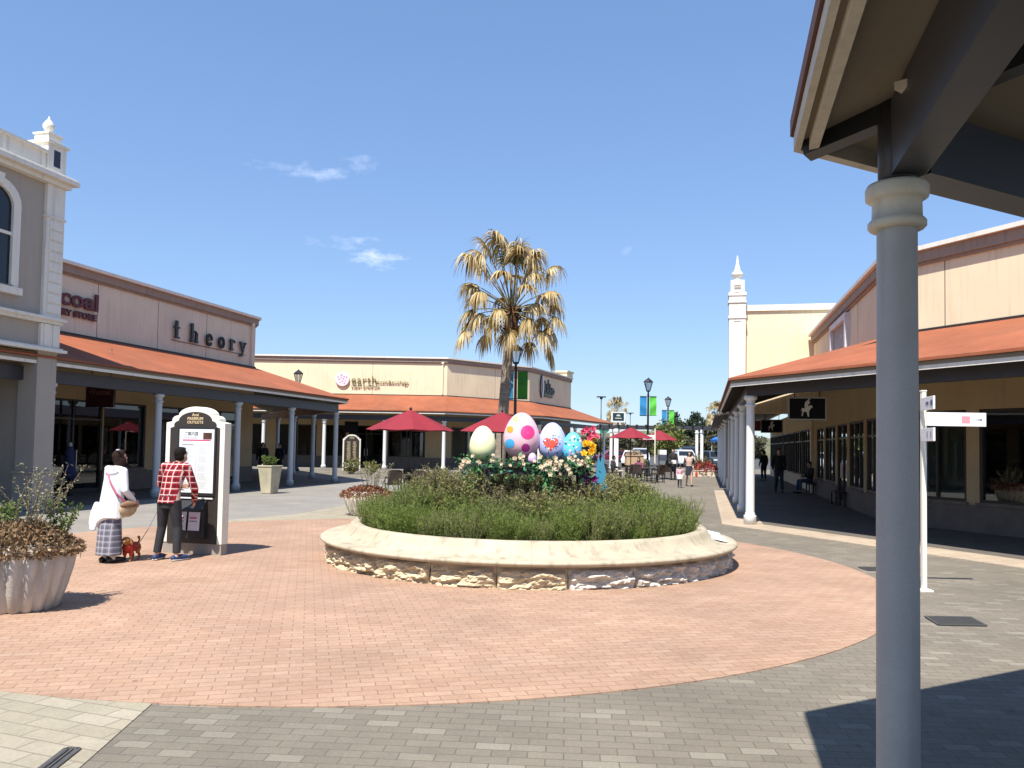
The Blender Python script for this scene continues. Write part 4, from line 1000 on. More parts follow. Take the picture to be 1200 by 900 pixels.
# ------------------------------------------------------------------ sign posts
WPL = mat('white_sign_plate', (.82, .81, .80), .4, var=.03)
SYM = mat('grey_blue_symbol', (.18, .22, .32), .5, var=0); PKS = mat('pink_symbol', (.75, .30, .34), .5, var=0)
def signpost(loc, H, blades, label):
    t = thing('direction_sign', label, 'sign post', loc, 0, 'white direction sign posts')
    mb = MB(); mb.box((0, 0, H / 2), (.055, .055, H)); mb.box((0, 0, H + .01), (.065, .065, .02)); obj('post', mb, CRW, t, bevel=.004)
    mb = MB(); mb.box((0, 0, .01), (.16, .16, .02)); obj('foot_plate', mb, CRW, t)
    for (z, a, L_, h_, syms) in blades:
        Mx = Matrix.Translation((0, 0, z)) @ Matrix.Rotation(a, 4, 'Z')
        mb = MB(); mb.box((0, 0, 0), (L_, .022, h_), M=Mx @ Matrix.Translation((L_ / 2 + .03, -.03, 0))); b = obj('blade', mb, WPL, t, bevel=.003)
        for (x, w_, hh, m) in syms:
            for sy in (-.0425, -.0175):
                mb = MB(); mb.box((0, 0, 0), (w_, .003, hh), M=Mx @ Matrix.Translation((x, sy, 0)))
                if m is SYM: mb.box((0, 0, 0), (w_ * .4, .003, hh * 1.5), M=Mx @ Matrix.Translation((x + w_ * .1, sy, 0)))
                obj('symbol', mb, m, b)
    return t
signpost((5.14, 10.12, 0), 2.47, [(2.13, R(-2), .72, .17, [(.50, .10, .085, PKS), (.66, .07, .006, SYM), (.685, .02, .02, SYM)]), (2.31, R(-101), .50, .16, [(.3, .12, .03, SYM), (.46, .10, .05, SYM)]), (1.93, R(-101), .50, .16, [(.3, .03, .06, SYM), (.44, .03, .06, SYM)])], 'white direction sign post with three blades, just right of the near grey column')
signpost((7.73, 43.7, 0), 2.78, [(2.32, R(180), .66, .24, [(.40, .12, .12, SYM), (.18, .08, .04, PKS)])], 'white direction sign post standing far off in front of the black lamp post')

# ------------------------------------------------------------------ lamps with banners
LG = glassmat('lantern_glass', (.75, .78, .8), .8)
def lamp(loc, H, label, arms=True):
    t = thing('street_lamp', label, 'street lamp', loc, 0, 'black lantern lamp posts')
    mb = MB(); mb.lathe([(.22, 0), (.22, .1), (.17, .16), (.15, .5), (.11, .62), (.09, .9), (.075, 1.0)], (0, 0, 0), 12); obj('base', mb, BLACK, t)
    mb = MB(); mb.lathe([(.07, 1.0), (.055, H - 1.1), (.075, H - 1.08), (.05, H - 1.0), (.05, H - .92)], (0, 0, 0), 12)
    obj('pole', mb, BLACK, t)
    mb = MB(); mb.lathe([(.03, H - .92), (.12, H - .86), (.14, H - .83), (.13, H - .80)], (0, 0, 0), 8)
    mb.lathe([(.29, H - .30), (.30, H - .27), (.22, H - .18), (.08, H - .07), (.03, H - .05), (.035, H - .02), (.012, H)], (0, 0, 0), 8); 
    for k in range(8):
        a = 2 * PI * k / 8; mb.bar((.13 * math.cos(a), .13 * math.sin(a), H - .8), (.27 * math.cos(a), .27 * math.sin(a), H - .29), .018)
    ln = obj('lantern', mb, BLACK, t, smooth=False)
    mb = MB(); mb.lathe([(.12, H - .80), (.255, H - .30)], (0, 0, 0), 8, closed=False); obj('lamp_glass', mb, LG, ln, smooth=False)
    if arms:
        mb = MB(); s_ = H - 6.05
        for z in (4.88 + s_, 3.70 + s_): mb.bar((-.52, 0, z), (.52, 0, z), .03)
        obj('banner_arm', mb, BLACK, t)
    return t
BBL = mat('blue_banner_cloth', (.02, .22, .46), .7, var=.12, scale=3.); BGR = mat('green_banner_cloth', (.10, .50, .05), .7, var=.06)
BGR2 = mat('dark_green_banner_cloth', (.02, .22, .015), .7, var=.06)
def banner(loc, H, side, m, label, rz=0., h=1.15):
    mb = MB(); n = 10; s_ = H - 6.05
    vs_ = [[mb.bm.verts.new((side * (.09 + .42 * i / 4), .035 * math.sin(j * .7 + i * .5) * (1 - abs(j / n - .5)), 4.86 + s_ - h * j / n)) for i in range(5)] for j in range(n + 1)]
    for j in range(n):
        for i in range(4): mb.bm.faces.new((vs_[j][i], vs_[j][i + 1], vs_[j + 1][i + 1], vs_[j + 1][i]))
    if m is BBL:
        for c_, r_ in (((.3, 4.33), .13), ((.22, 3.98), .09)): 
            P = [(side * (c_[0] + r_ * math.cos(a)) , .05, c_[1] + s_ + r_ * 1.3 * math.sin(a)) for a in [PI * (.2 + 1.2 * k / 8) for k in range(9)]]
            mb.tube(P, [.02] * 9, 5, 1)
    o = obj('banner', mb, [m, mat('pale_blue_motif', (.2, .5, .68), .7, var=0)]); o.location = loc; o.rotation_euler = (0, 0, rz)
    so_ = o.modifiers.new('thick', 'SOLIDIFY'); so_.thickness = .006
    return tag(o, label, 'banner', 'blue and green lamp post banners')
LPS = [((.13, 34.1, 0), 6.05, 'black lantern lamp post beside the tall palm trunk', 'beside the tall palm'), ((8.4, 50.0, 0), 6.1, 'black lantern lamp post behind the far direction sign, nearer of two with bright banners', 'on the nearer far lamp post'), ((13.0, 67.5, 0), 6.1, 'small looking black lamp post in front of the dark distant trees', 'on the farthest lamp post')]
for k, (l, H, lab, wh) in enumerate(LPS):
    lamp(l, H, lab)
    banner(l, H, -1, BBL, 'blue banner ' + wh, h=1.2); banner(l, H, 1, BGR2 if k == 0 else BGR, 'green banner ' + wh, h=1.15)
lamp((-12.85, 48.5, 0), 6.1, 'black lantern lamp post whose head shows above the left porch roof', False)
def areapole(loc, H, label):
    t = thing('parking_light', label, 'light pole', loc, 0, 'tall light poles over the parking lot')
    mb = MB(); mb.tube([(0, 0, 0), (0, 0, H)], [.07, .05], 8); obj('pole', mb, BLACK, t)
    mb = MB(); mb.box((0, 0, H + .06), (1.0, .4, .12)); mb.box((0, 0, H - .08), (.3, .2, .2)); obj('head', mb, BLACK, t)
areapole((9.9, 90, 0), 7.3, 'thin dark light pole rising behind the end of the far porch roof')
areapole((19.0, 130, 0), 7.3, 'thin dark light pole between the far palm and the lamp posts')

# ------------------------------------------------------------------ parasols, tables and chairs
RED = mat('maroon_canvas', (.225, .010, .020), .75, var=.1, scale=2.)
def parasol(loc, R_, za, zr_, label, rz=0.):
    t = thing('umbrella', label, 'umbrella', loc, rz, 'maroon cafe umbrellas')
    mb = MB(); n = 8; rows = 6
    def pt(k, j, sub):
        q = j / rows; a = 2 * PI * (k + sub) / n; rad = R_ * (.11 + .89 * q) * (1 - (.075 * (1 - abs(2 * sub - 1))) )
        return (rad * math.cos(a), rad * math.sin(a), za - (za - zr_) * (q ** 1.06) - .03 * q * (1 - abs(2 * sub - 1)))
    for j in range(rows):
        for k in range(n):
            for s0, s1 in ((0, .5), (.5, 1)):
                mb.face([pt(k, j, s0), pt(k, j, s1), pt(k, j + 1, s1), pt(k, j + 1, s0)])
    bmesh.ops.remove_doubles(mb.bm, verts=mb.bm.verts, dist=.001)
    cn = obj('canopy', mb, RED, t, smooth=False); so_ = cn.modifiers.new('thick', 'SOLIDIFY'); so_.thickness = .006
    mb = MB(); mb.lathe([(R_ * .19, za - .06), (R_ * .1, za + .01), (.03, za + .05)], (0, 0, 0), 8); obj('vent', mb, RED, cn, smooth=False)
    mb = MB(); mb.lathe([(.025, za + .05), (.05, za + .09), (.05, za + .12), (.01, za + .17)], (0, 0, 0), 8); obj('finial', mb, BLACK, t)
    mb = MB(); mb.tube([(0, 0, .05), (0, 0, za + .04)], .024, 8); obj('pole', mb, DARKW, t)
    mb = MB(); mb.lathe([(.30, 0), (.30, .05), (.06, .09), (.04, .3)], (0, 0, 0), 16); obj('base', mb, BLACK, t)
    for k in range(8):
        a = 2 * PI * k / 8; mb = MB(); mb.bar((.04 * math.cos(a), .04 * math.sin(a), za - .03), (R_ * .97 * math.cos(a), R_ * .97 * math.sin(a), zr_ - .02), .014); obj('rib', mb, DARKW, t)
    return t
parasol((-3.40, 27.2, 0), 1.47, 2.80, 2.19, 'maroon umbrella, left one of the two nearer ones', R(11))
parasol((-.33, 27.6, 0), 1.5, 2.80, 2.19, 'maroon umbrella behind the pale yellow egg and palm trunk', R(22))
parasol((6.3, 42.8, 0), 1.2, 2.75, 2.25, 'maroon umbrella left of the far lamp post, over the cafe seats', R(5))
parasol((8.3, 45.6, 0), 1.08, 2.7, 2.2, 'maroon umbrella right of the far lamp post', R(15))
WICK = mat('brown_wicker', (.05, .033, .024), .7, var=.2, scale=20., bump=.3)
def chair_proto():
    t = thing('cafe_chair', 'x', 'chair', (0, 0, 0), 0, 'brown cafe chairs around the tables')
    mb = MB(); mb.box((0, 0, .44), (.46, .46, .05)); obj('seat', mb, WICK, t, bevel=.015)
    mb = MB(); pr = [(-.23, .22, .46), (-.23, .27, .86), (-.12, .30, .9), (.12, .30, .9), (.23, .27, .86), (.23, .22, .46)]
    mb.hexa([(x, y - .015, z) for x, y, z in pr], [(x, y + .015, z) for x, y, z in pr]); obj('backrest', mb, WICK, t)
    for x in (-.2, .2):
        for y in (-.2, .2):
            mb = MB(); mb.bar((x * 1.08, y * 1.08, 0), (x, y, .42), .03); obj('leg', mb, BLACK, t)
        mb = MB(); mb.bar((x * 1.15, -.18, .64), (x * 1.15, .25, .64), .04); mb.bar((x * 1.15, -.18, .44), (x * 1.15, -.18, .64), .03); obj('armrest', mb, BLACK, t)
    return t
def table_proto():
    t = thing('cafe_table', 'x', 'table', (0, 0, 0), 0, 'round cafe tables')
    mb = MB(); mb.lathe([(.44, .70), (.45, .71), (.45, .735), (.44, .745)], (0, 0, 0), 24); obj('tabletop', mb, WICK, t)
    mb = MB(); mb.tube([(0, 0, .03), (0, 0, .70)], .035, 8); obj('pedestal', mb, BLACK, t)
    mb = MB(); mb.lathe([(.28, 0), (.28, .02), (.05, .05)], (0, 0, 0), 16); obj('foot', mb, BLACK, t)
    return t
cp_, tp_ = chair_proto(), table_proto()
tabs = [(-3.05, 26.2, 'cafe table under the left of the nearer maroon umbrellas'), (-.05, 26.6, 'cafe table under the maroon umbrella behind the eggs'), (5.6, 41.9, 'cafe table of the seated man under the far maroon umbrella'), (6.9, 41.2, 'cafe table beside the woman in purple'), (8.35, 46.4, 'cafe table under the rightmost maroon umbrella')]
for k, (x, y, lab) in enumerate(tabs):
    o = tp_ if k == 0 else dup(tp_, (x, y, 0), 0); o.location = (x, y, 0); o['label'] = lab
chs = [(-3.72, 25.75, 200, 'brown chair back showing left of the nearer umbrella pole'), (-2.75, 25.45, 160, 'brown chair back showing just right of the nearer umbrella pole'), (-3.3, 27.0, 20, 'brown chair beyond the table under the nearer left umbrella'),
       (-.5, 25.9, 170, 'brown chair hidden behind the pale yellow egg'), (5.0, 41.5, 120, 'tan lit chair of the seated man at the far cafe'), (6.1, 41.3, 200, 'dark chair back between the seated man and the woman in purple'), (6.45, 40.9, 150, 'dark chair under the woman in purple'), (7.35, 40.6, 215, 'tilted dark chair left of the far lamp post base'), (7.5, 41.8, 300, 'dark chair behind the tilted one by the far lamp post'), (8.75, 45.6, 190, 'dark chair right of the far lamp post'), (9.1, 46.7, 280, 'dark chair below the white notice board')]
for k, (x, y, a, lab) in enumerate(chs):
    o = cp_ if k == 0 else dup(cp_, (x, y, 0), R(a)); o.location = (x, y, 0); o.rotation_euler = (0, 0, R(a)); o['label'] = lab

# ------------------------------------------------------------------ grates, bench, low walls, pergola, small far things
GRM = mat('iron_grate', (.075, .072, .068), .6, var=.2, scale=20)
def grate(poly, label, n):
    t = thing('drain_grate', label, 'drain grate', (*poly[0], .002))
    P = [Vector((*p, .004)) for p in poly]; mb = MB(); mb.hexa([p for p in P], [p + Vector((0, 0, .004)) for p in P]); obj('pit_shade', mb, mat('grate_shadow', (.012, .012, .012), .9, var=0), t, True)  # dark sheet standing in for the shade below the bars
    mb = MB()
    for k in range(n):
        a = P[0].lerp(P[1], (k + .5) / n); b = P[3].lerp(P[2], (k + .5) / n); w_ = (P[1] - P[0]).length / n * .55
        mb.bar(a + Vector((0, 0, .006)), b + Vector((0, 0, .006)), w_, .006)
    for a, b in ((P[0], P[1]), (P[1], P[2]), (P[2], P[3]), (P[3], P[0])): mb.bar(a + Vector((0, 0, .007)), b + Vector((0, 0, .007)), .025, .008)
    obj('grating', mb, GRM, t, True)
grate([(4.33, 8.50), (4.80, 8.50), (4.73, 8.10), (4.26, 8.10)], 'larger iron drain grate right of the near grey column', 16)
grate([(5.16, 12.05), (5.5, 12.05), (5.5, 11.72), (5.16, 11.72)], 'smaller iron drain grate left of the near grey column', 12)
grate([(-2.40, 4.50), (-2.33, 4.50), (-2.25, 3.2), (-2.32, 3.2)], 'narrow slot drain at the bottom left corner between two pavings', 3)
bn = thing('bench', 'small dark bench against the shop windows in the right arcade', 'bench', (10.35, 25.7, .01), R(78))
mb = MB(); mb.box((0, 0, .43), (.95, .36, .05)); obj('seat', mb, DARKW, bn, bevel=.01)
for x in (-.38, .38):
    for y in (-.13, .13):
        mb = MB(); mb.bar((x * 1.08, y, 0), (x, y, .405), .05); obj('leg', mb, BLACK, bn)
mb = MB(); mb.box((12.6, 51.3, .18), (3.3, .35, .36)); mb.box((12.6, 51.3, .375), (3.36, .41, .03)); mb.box((14.1, 53, .18), (.35, 3.1, .36)); mb.box((11.1, 53, .18), (.35, 3.1, .36))
tag(obj('raised_bed', mb, mat('cream_block', (.66, .58, .45), .8, var=.1), bevel=.01), 'low cream walled flower bed at the end of the street', 'flower bed')
pg = thing('pergola', 'long dark pergola beam on white posts across the end of the street', 'pergola', (12, 63.5, 0))
pa, pb_ = V2(7.4, 64.6), V2(18.5, 62.2); dpg = (pb_ - pa).normalized(); Fp = frame(pa, dpg, (-dpg.y, dpg.x))
for v in (0, 2.6):
    mb = MB(); mb.fbox(Fp, -.6, 11.6, v - .09, v + .09, 3.26, 3.52); obj('beam', mb, STEEL, pg, True)
for k in range(17):
    mb = MB(); mb.fbox(Fp, -.4 + k * .72, -.28 + k * .72, -.5, 3.1, 3.525, 3.58); obj('slat', mb, STEEL, pg, True)
for u, v in ((.95, 0), (7.55, 0), (11., 0), (.3, 2.6), (7.2, 2.6)):
    mb = MB(); w_ = .17 if (u, v) == (.95, 0) else .11; mb.fbox(Fp, u - w_, u + w_, v - w_, v + w_, 0, 3.25); mb.fbox(Fp, u - w_ - .04, u + w_ + .04, v - w_ - .04, v + w_ + .04, 3.0, 3.1); obj('post', mb, PAINT, pg, True)
ct = thing('flower_cart', 'beige wooden cart topped with grey and orange flowers under the far umbrellas', 'flower cart', (7.15, 47.2, 0), R(4))
mb = MB(); mb.box((0, 0, 1.0), (1.0, .55, .55)); mb.box((0, 0, 1.29), (1.08, .63, .05)); obj('box', mb, mat('beige_wood', (.52, .36, .22), .7, var=.15), ct, bevel=.01)
for x in (-.42, .42):
    for y in (-.2, .2):
        mb = MB(); mb.bar((x, y, 0), (x, y, .73), .07); obj('leg', mb, DARKW, ct)
nb_ = thing('notice_board', 'white notice board on thin legs right of the far sign post', 'notice board', (8.75, 47.0, 0), R(-5))
mb = MB(); mb.box((0, 0, 1.33), (.48, .03, .62)); obj('board', mb, WPL, nb_, bevel=.005)
for x in (-.2, .2):
    mb = MB(); mb.bar((x, .02, 0), (x, .02, 1.02), .03); obj('leg', mb, BLACK, nb_)
gs = thing('pole_sign', 'dark green board with a white surround on a pole in front of the far palm', 'sign', (13.0, 99, 0))
mb = MB(); mb.box((0, .05, 5.5), (1.75, .1, 1.3)); obj('surround', mb, PAINT, gs); mb = MB(); mb.box((0, -.02, 5.55), (1.35, .06, .9)); obj('board', mb, mat('dark_green_board', (.012, .035, .025), .5), gs)
mb = MB(); mb.extr(arc(0, 5.6, .25, .22, 0, 180), Matrix.Rotation(R(90), 4, 'X') @ Matrix.Translation((0, 0, .052)), .01); mb.box((0, -.056, 5.35), (.8, .012, .1)); obj('emblem', mb, PALE, gs)
mb = MB(); mb.tube([(0, .2, 0), (0, .2, 5.6)], .12, 8); obj('pole', mb, BLACK, gs)
gr = thing('round_sign', 'small green round sign on a pole under the end of the far porch', 'sign', (9.1, 80, 0))
mb = MB(); mb.tube([(0, 0, 0), (0, 0, 3.2)], .05, 8); obj('pole', mb, PAINT, gr); mb = MB(); mb.extr(arc(0, 3.6, .5, .5, 0, 345, 20), Matrix.Rotation(R(90), 4, 'X'), .06); obj('disc', mb, mat('sign_green', (.01, .28, .10), .5), gr)
bt = thing('canopy_tent', 'bright blue canopy tent half hidden by the white tower', 'tent', (21.8, 82, 0))
mb = MB(); mb.lathe([(1.9, 2.5), (1.92, 2.75), (.9, 3.15), (.05, 3.6)], (0, 0, 0), 4, a0=PI / 4, a1=PI / 4 + 2 * PI); obj('canopy', mb, mat('blue_tent_cloth', (.02, .16, .55), .6), bt, smooth=False)
for a in range(4):
    mb = MB(); x, y = 1.25 * (1 if a % 2 else -1), 1.25 * (1 if a // 2 else -1); mb.bar((x, y, 0), (x, y, 2.5), .06); obj('leg', mb, PALE, bt)

# ------------------------------------------------------------------ cars
TYRE = mat('tyre_rubber', (.02, .02, .02), .8, var=.05); RIM = mat('alloy_rim', (.45, .45, .46), .35, .8, var=0)
CGL = mat('car_glass', (.015, .02, .025), .08, var=0)
def car(loc, rz, colr, L, W, H, kind, label):
    t = thing('parked_car', label, 'car', loc, rz, 'cars in the parking lot')
    pm = mat('car_paint_%d' % len(MATS), colr, .25, .3 if sum(colr) < 1.2 else 0, var=.03)
    h = L / 2; bl = H * .58
    if kind == 'van': top = [(-h + .1, bl), (-h + .28, H - .1), (-h + .6, H), (h - 1.7, H), (h - 1.35, H - .08), (h - .55, bl + .05)]
    else: top = [(-h + .15, bl), (-h + .75, H - .07), (-h + 1.2, H), (h - 2.1, H), (h - 1.8, H - .06), (h - 1.05, bl)]
    body = [(-h, .45), (-h + .02, bl - .05)] + top + [(h - .15, bl - .14), (h, .62), (h - .02, .34)]
    def wheelarch(cx): return [(cx + .37 * math.cos(a), .30 + .37 * math.sin(a)) for a in [PI * k / 7 for k in range(8)]]
    lowr = wheelarch(h - .85) + wheelarch(-h + .85)
    prof = body + lowr[:8] + lowr[8:] + [(-h + .03, .3)]
    def wz(z): return W / 2 * (1 - .22 * max(0, (z - bl) / (H - bl))) * (1 - .06 * max(0, (.45 - z) / .3))
    mb = MB(); A = [mb.bm.verts.new((x, -wz(z), z)) for x, z in prof]; B = [mb.bm.verts.new((x, wz(z), z)) for x, z in prof]
    mb.bm.faces.new(A); mb.bm.faces.new(B[::-1])
    for i in range(len(prof)): mb.bm.faces.new((A[i], A[(i + 1) % len(prof)], B[(i + 1) % len(prof)], B[i]))
    obj('body', mb, pm, t, bevel=.03)
    def ins(poly, k=.86):
        cx = sum(p[0] for p in poly) / len(poly); cz = sum(p[1] for p in poly) / len(poly); return [(cx + (x - cx) * k, cz + (z - cz) * k) for x, z in poly]
    for sgn in (-1, 1):
        mid = 0.0
        for half in (0, 1):
            pts = [p for p in top]
            xl, xr = (top[0][0] + .1, mid - .04) if half == 0 else (mid + .04, top[-1][0] - .1)
            poly = []
            def ztop(x):
                for (x0, z0), (x1, z1) in zip(top, top[1:]):
                    if x0 <= x <= x1: return z0 + (z1 - z0) * (x - x0) / (x1 - x0)
                return bl
            n = 6; xs = [xl + (xr - xl) * k / n for k in range(n + 1)]
            poly = [(x, bl + .03) for x in (xl, xr)] + [(x, max(bl + .05, ztop(x) - .09)) for x in xs[::-1]]
            mb = MB(); a = [(x, sgn * (wz(z) + .004), z) for x, z in poly]; b = [(x, sgn * (wz(z) - .02), z) for x, z in poly]; mb.hexa(a, b); obj('side_window', mb, CGL, t)
    for (p, q) in ((top[-2], top[-1]), (top[1], top[0])):
        mb = MB(); sx = 1 if p[0] > 0 else -1
        a0 = [p[0] * .9 + q[0] * .1, p[1] * .9 + q[1] * .1]; a1 = [p[0] * .1 + q[0] * .9, p[1] * .1 + q[1] * .9]
        lo = [(a0[0] + .012 * sx, -wz(a0[1]) * .9, a0[1] + .012), (a0[0] + .012 * sx, wz(a0[1]) * .9, a0[1] + .012), (a1[0] + .012 * sx, wz(a1[1]) * .9, a1[1] + .012), (a1[0] + .012 * sx, -wz(a1[1]) * .9, a1[1] + .012)]
        mb.hexa(lo, [(x - .03 * sx, y, z - .03) for x, y, z in lo]); obj('windscreen', mb, CGL, t)
    for x in (-h + .85, h - .85):
        for sgn in (-1, 1):
            mb = MB(); Mx = Matrix.Translation((x, sgn * (W / 2 - .1), .31)) @ Matrix.Rotation(R(90), 4, 'X'); mb.lathe([(.2, -.1), (.30, -.09), (.31, -.05), (.31, .05), (.30, .09), (.2, .1)], (0, 0, 0), 20); mb.bm.transform(Mx); wh = obj('wheel', mb, TYRE, t)
            mb = MB(); mb.lathe([(.2, -.105), (.19, -.112), (.03, -.09), (.03, .09), (.19, .112), (.2, .105)], (0, 0, 0), 14); mb.bm.transform(Mx); obj('rim', mb, RIM, wh)
    for sgn in (-1, 1):
        mb = MB(); mb.box((h - .09, sgn * W * .36, .68), (.16, .34, .14)); obj('headlight', mb, mat('headlight_lens', (.7, .72, .75), .15, var=0), t, bevel=.02)
        mb = MB(); mb.box((-h + .06, sgn * W * .40, .80), (.12, .16, .26)); obj('tail_light', mb, mat('tail_light_lens', (.3, .01, .01), .2, var=0), t, bevel=.02)
    mb = MB(); mb.box((h + .0, 0, .46), (.03, .36, .12)); obj('number_plate', mb, WPL, t)
for a in (((11.3, 76, 0), 258, (.70, .70, .70), 4.3, 1.7, 1.5, 'car', 'white car seen left of the far flower cart'), ((13.2, 83, 0), 262, (.38, .40, .42), 4.6, 1.8, 1.75, 'van', 'silver van behind the far flower cart, left of the lamp post'),
          ((16.8, 79, 0), 268, (.72, .72, .72), 4.4, 1.75, 1.65, 'van', 'white van right of the far lamp post'), ((18.3, 84, 0), 266, (.035, .05, .07), 4.8, 1.85, 1.98, 'van', 'dark blue grey van above the mother and child'), ((20.8, 83, 0), 275, (.10, .12, .15), 4.4, 1.75, 1.6, 'car', 'dark grey car left of the pergola post'),
          ((24.8, 99, 0), 200, (.22, .015, .018), 4.3, 1.7, 1.5, 'car', 'dark red car near the white tower'), ((24.2, 92, 0), 250, (.05, .10, .22), 4.2, 1.7, 1.5, 'car', 'blue car next to the dark red car'), ((11.9, 98, 0), 190, (.25, .03, .06), 4.2, 1.7, 1.5, 'car', 'crimson car seen through the far porch columns'), ((8.6, 92, 0), 260, (.02, .03, .05), 4.3, 1.7, 1.5, 'car', 'black car seen through the far porch columns')):
    car(a[0][:2] + (.005,), R(a[1]), *a[2:])
# ------------------------------------------------------------------ vegetation
GOLD_L = leafmat('dry_palm_leaf', [(.16, .10, .04), (.34, .24, .09), (.50, .37, .16), (.58, .45, .22), (.66, .54, .30), (.42, .30, .11)], trans=.25)
GREEN_L = leafmat('green_palm_leaf', [(.06, .09, .02), (.10, .13, .035), (.16, .16, .05), (.22, .19, .07)], trans=.25)
def barkmat(name, a, b, ring=9.):
    m, nt, out = base(name); p = nt.n('ShaderNodeBsdfPrincipled', inp={'Roughness': .95, 'Specular IOR Level': .1})
    co = nt.n('ShaderNodeTexCoord').outputs['Object']
    mp = nt.n('ShaderNodeMapping', inp={'Scale': (2, 2, ring)}); nt.l(co, mp.inputs[0])
    n1 = nt.n('ShaderNodeTexNoise', inp={'Scale': 1.5, 'Detail': 7., 'Roughness': .65}); nt.l(mp.outputs[0], n1.inputs['Vector'])
    c = ramp(nt, n1.outputs[0], [(.3, a), (.7, b)]); nt.l(c, p.inputs['Base Color'])
    bu = nt.n('ShaderNodeBump', inp={'Strength': .6, 'Distance': .03}); nt.l(n1.outputs[0], bu.inputs['Height']); nt.l(bu.outputs[0], p.inputs['Normal'])
    nt.l(p.outputs[0], out.inputs[0]); return m
PBARK = barkmat('grey_palm_bark', (.16, .125, .09), (.34, .29, .23)); PHUSK = barkmat('brown_palm_husk', (.045, .022, .012), (.14, .07, .035))
WBARK = barkmat('woody_bark', (.05, .035, .025), (.14, .10, .07), 1.)
def palm(loc, label, seed=4):
    g = random.Random(seed)
    t = thing('palm_tree', label, 'palm tree', loc, 0, 'palm trees with dry golden fronds')
    mb = MB(); pts = []; rr = []
    for k in range(13):
        q = k / 12; pts.append((.38 * q ** 1.3, .05 * math.sin(q * 3), 6.35 * q)); rr.append(.22 - .05 * q + (.07 if k == 0 else 0) + .006 * (k % 2))
    mb.tube(pts, rr, 14); obj('trunk', mb, PBARK, t)
    mb = MB(); mb.tube([(.36, 0, 5.45), (.37, 0, 5.7), (.38, 0, 6.0), (.39, 0, 6.4), (.40, 0, 6.8)], [.18, .27, .25, .25, .12], 12)
    for k in range(40):
        a = g.uniform(0, 6.28); z = g.uniform(5.5, 6.6); d = Vector((math.cos(a), math.sin(a), .9)); p = Vector((.38 + .21 * math.cos(a), .21 * math.sin(a), z)); mb.bar(p, p + d * .22, .07, .025)
    obj('husk_collar', mb, PHUSK, t)
    mb = MB(); mb.leaf = True; heart = Vector((.40, 0, 6.75))
    n = 50
    for k in range(n):
        q = (k + .5) / n
        el = R(-24 + 108 * q ** .95) + g.uniform(-.1, .1); az = k * 2.39996 + g.uniform(-.2, .2)
        green = q > .93
        Lp = g.uniform(1.3, 1.8) if not green else g.uniform(.9, 1.3)
        if el > R(45): Lp *= 1.35
        d0 = Vector((math.cos(az) * math.cos(el), math.sin(az) * math.cos(el), math.sin(el)))
        st = heart + Vector((math.cos(az) * .12, math.sin(az) * .12, -.35 + .5 * q))
        pts = [st]; d = d0.copy()
        for j in range(5):
            d = (d + Vector((0, 0, -.055 * (1.2 - math.sin(el)) - .02))).normalized(); pts.append(pts[-1] + d * Lp / 5)
        mi = 1 if q > .62 or g.random() < .2 else 0
        mb.tube(pts, [.03, .026, .022, .02, .017, .014], 5, 2, cap=False)
        h = pts[-1]; side = d.cross(Vector((0, 0, 1)))
        if side.length < .2: side = Vector((math.cos(az + 1.57), math.sin(az + 1.57), 0))
        side.normalize(); nl = 38; 
        fan = g.uniform(.95, 1.25); droop = g.uniform(.55, 1.15) if not green else g.uniform(.2, .5)
        for i in range(nl):
            a = (i / (nl - 1) - .5) * R(240) + g.uniform(-.06, .06)
            if g.random() < .07: continue
            dd = (d * math.cos(a) + side * math.sin(a)).normalized()
            p = h.copy(); L_ = fan * (.72 + .28 * math.cos(a * .7)) * g.uniform(.75, 1.1); wd = g.uniform(.05, .085)
            x = dd.cross(Vector((0, 0, 1))); x = x.normalized() if x.length > .1 else side
            prev = None; segs = 5
            for j in range(segs + 1):
                w_ = wd * (1.05 - (j / segs) ** 1.5); tw = Vector((0, 0, 1)) * .25 * w_ * (1 if i % 2 else -1)
                cur = (mb.bm.verts.new(p - x * w_ * .5 - tw), mb.bm.verts.new(p + x * w_ * .5 + tw))
                if prev:
                    f = mb.bm.faces.new((prev[0], prev[1], cur[1], cur[0])); f.material_index = 1 if green else 0
                prev = cur
                dd = (dd + Vector((g.uniform(-.08, .08), g.uniform(-.08, .08), -droop * (.30 + .28 * j)))).normalized(); p = p + dd * L_ / segs
    obj('crown', mb, [GOLD_L, GREEN_L, mat('petiole_brown', (.20, .16, .07), .7, var=.1)], t)
    return t
PT = palm((-.50, 33.0, 0), 'tallest palm tree with a drooping golden crown, rising behind the painted eggs')
PT.scale = (1.08, 1.08, 1.10)
dup(PT, (13.0, 101, 0), R(70), 'small looking far palm beyond the pergola, beside the dark green board', (.64, .64, .87))
dup(PT, (25.9, 101, 0), R(160), 'far palm half hidden behind the white spired tower', (.72, .72, .85))
mb = MB(); mb.lathe([(1.4, 0), (1.4, .38), (1.1, .38), (1.1, .3), (.01, .32)], (0, 0, 0), 28, closed=False)
o = tag(obj('tree_bed', mb, MATS['pale_concrete']), 'low round stone bed at the foot of the tall palm, behind the round planter', 'planter'); o.location = (-.5, 33.0, 0)

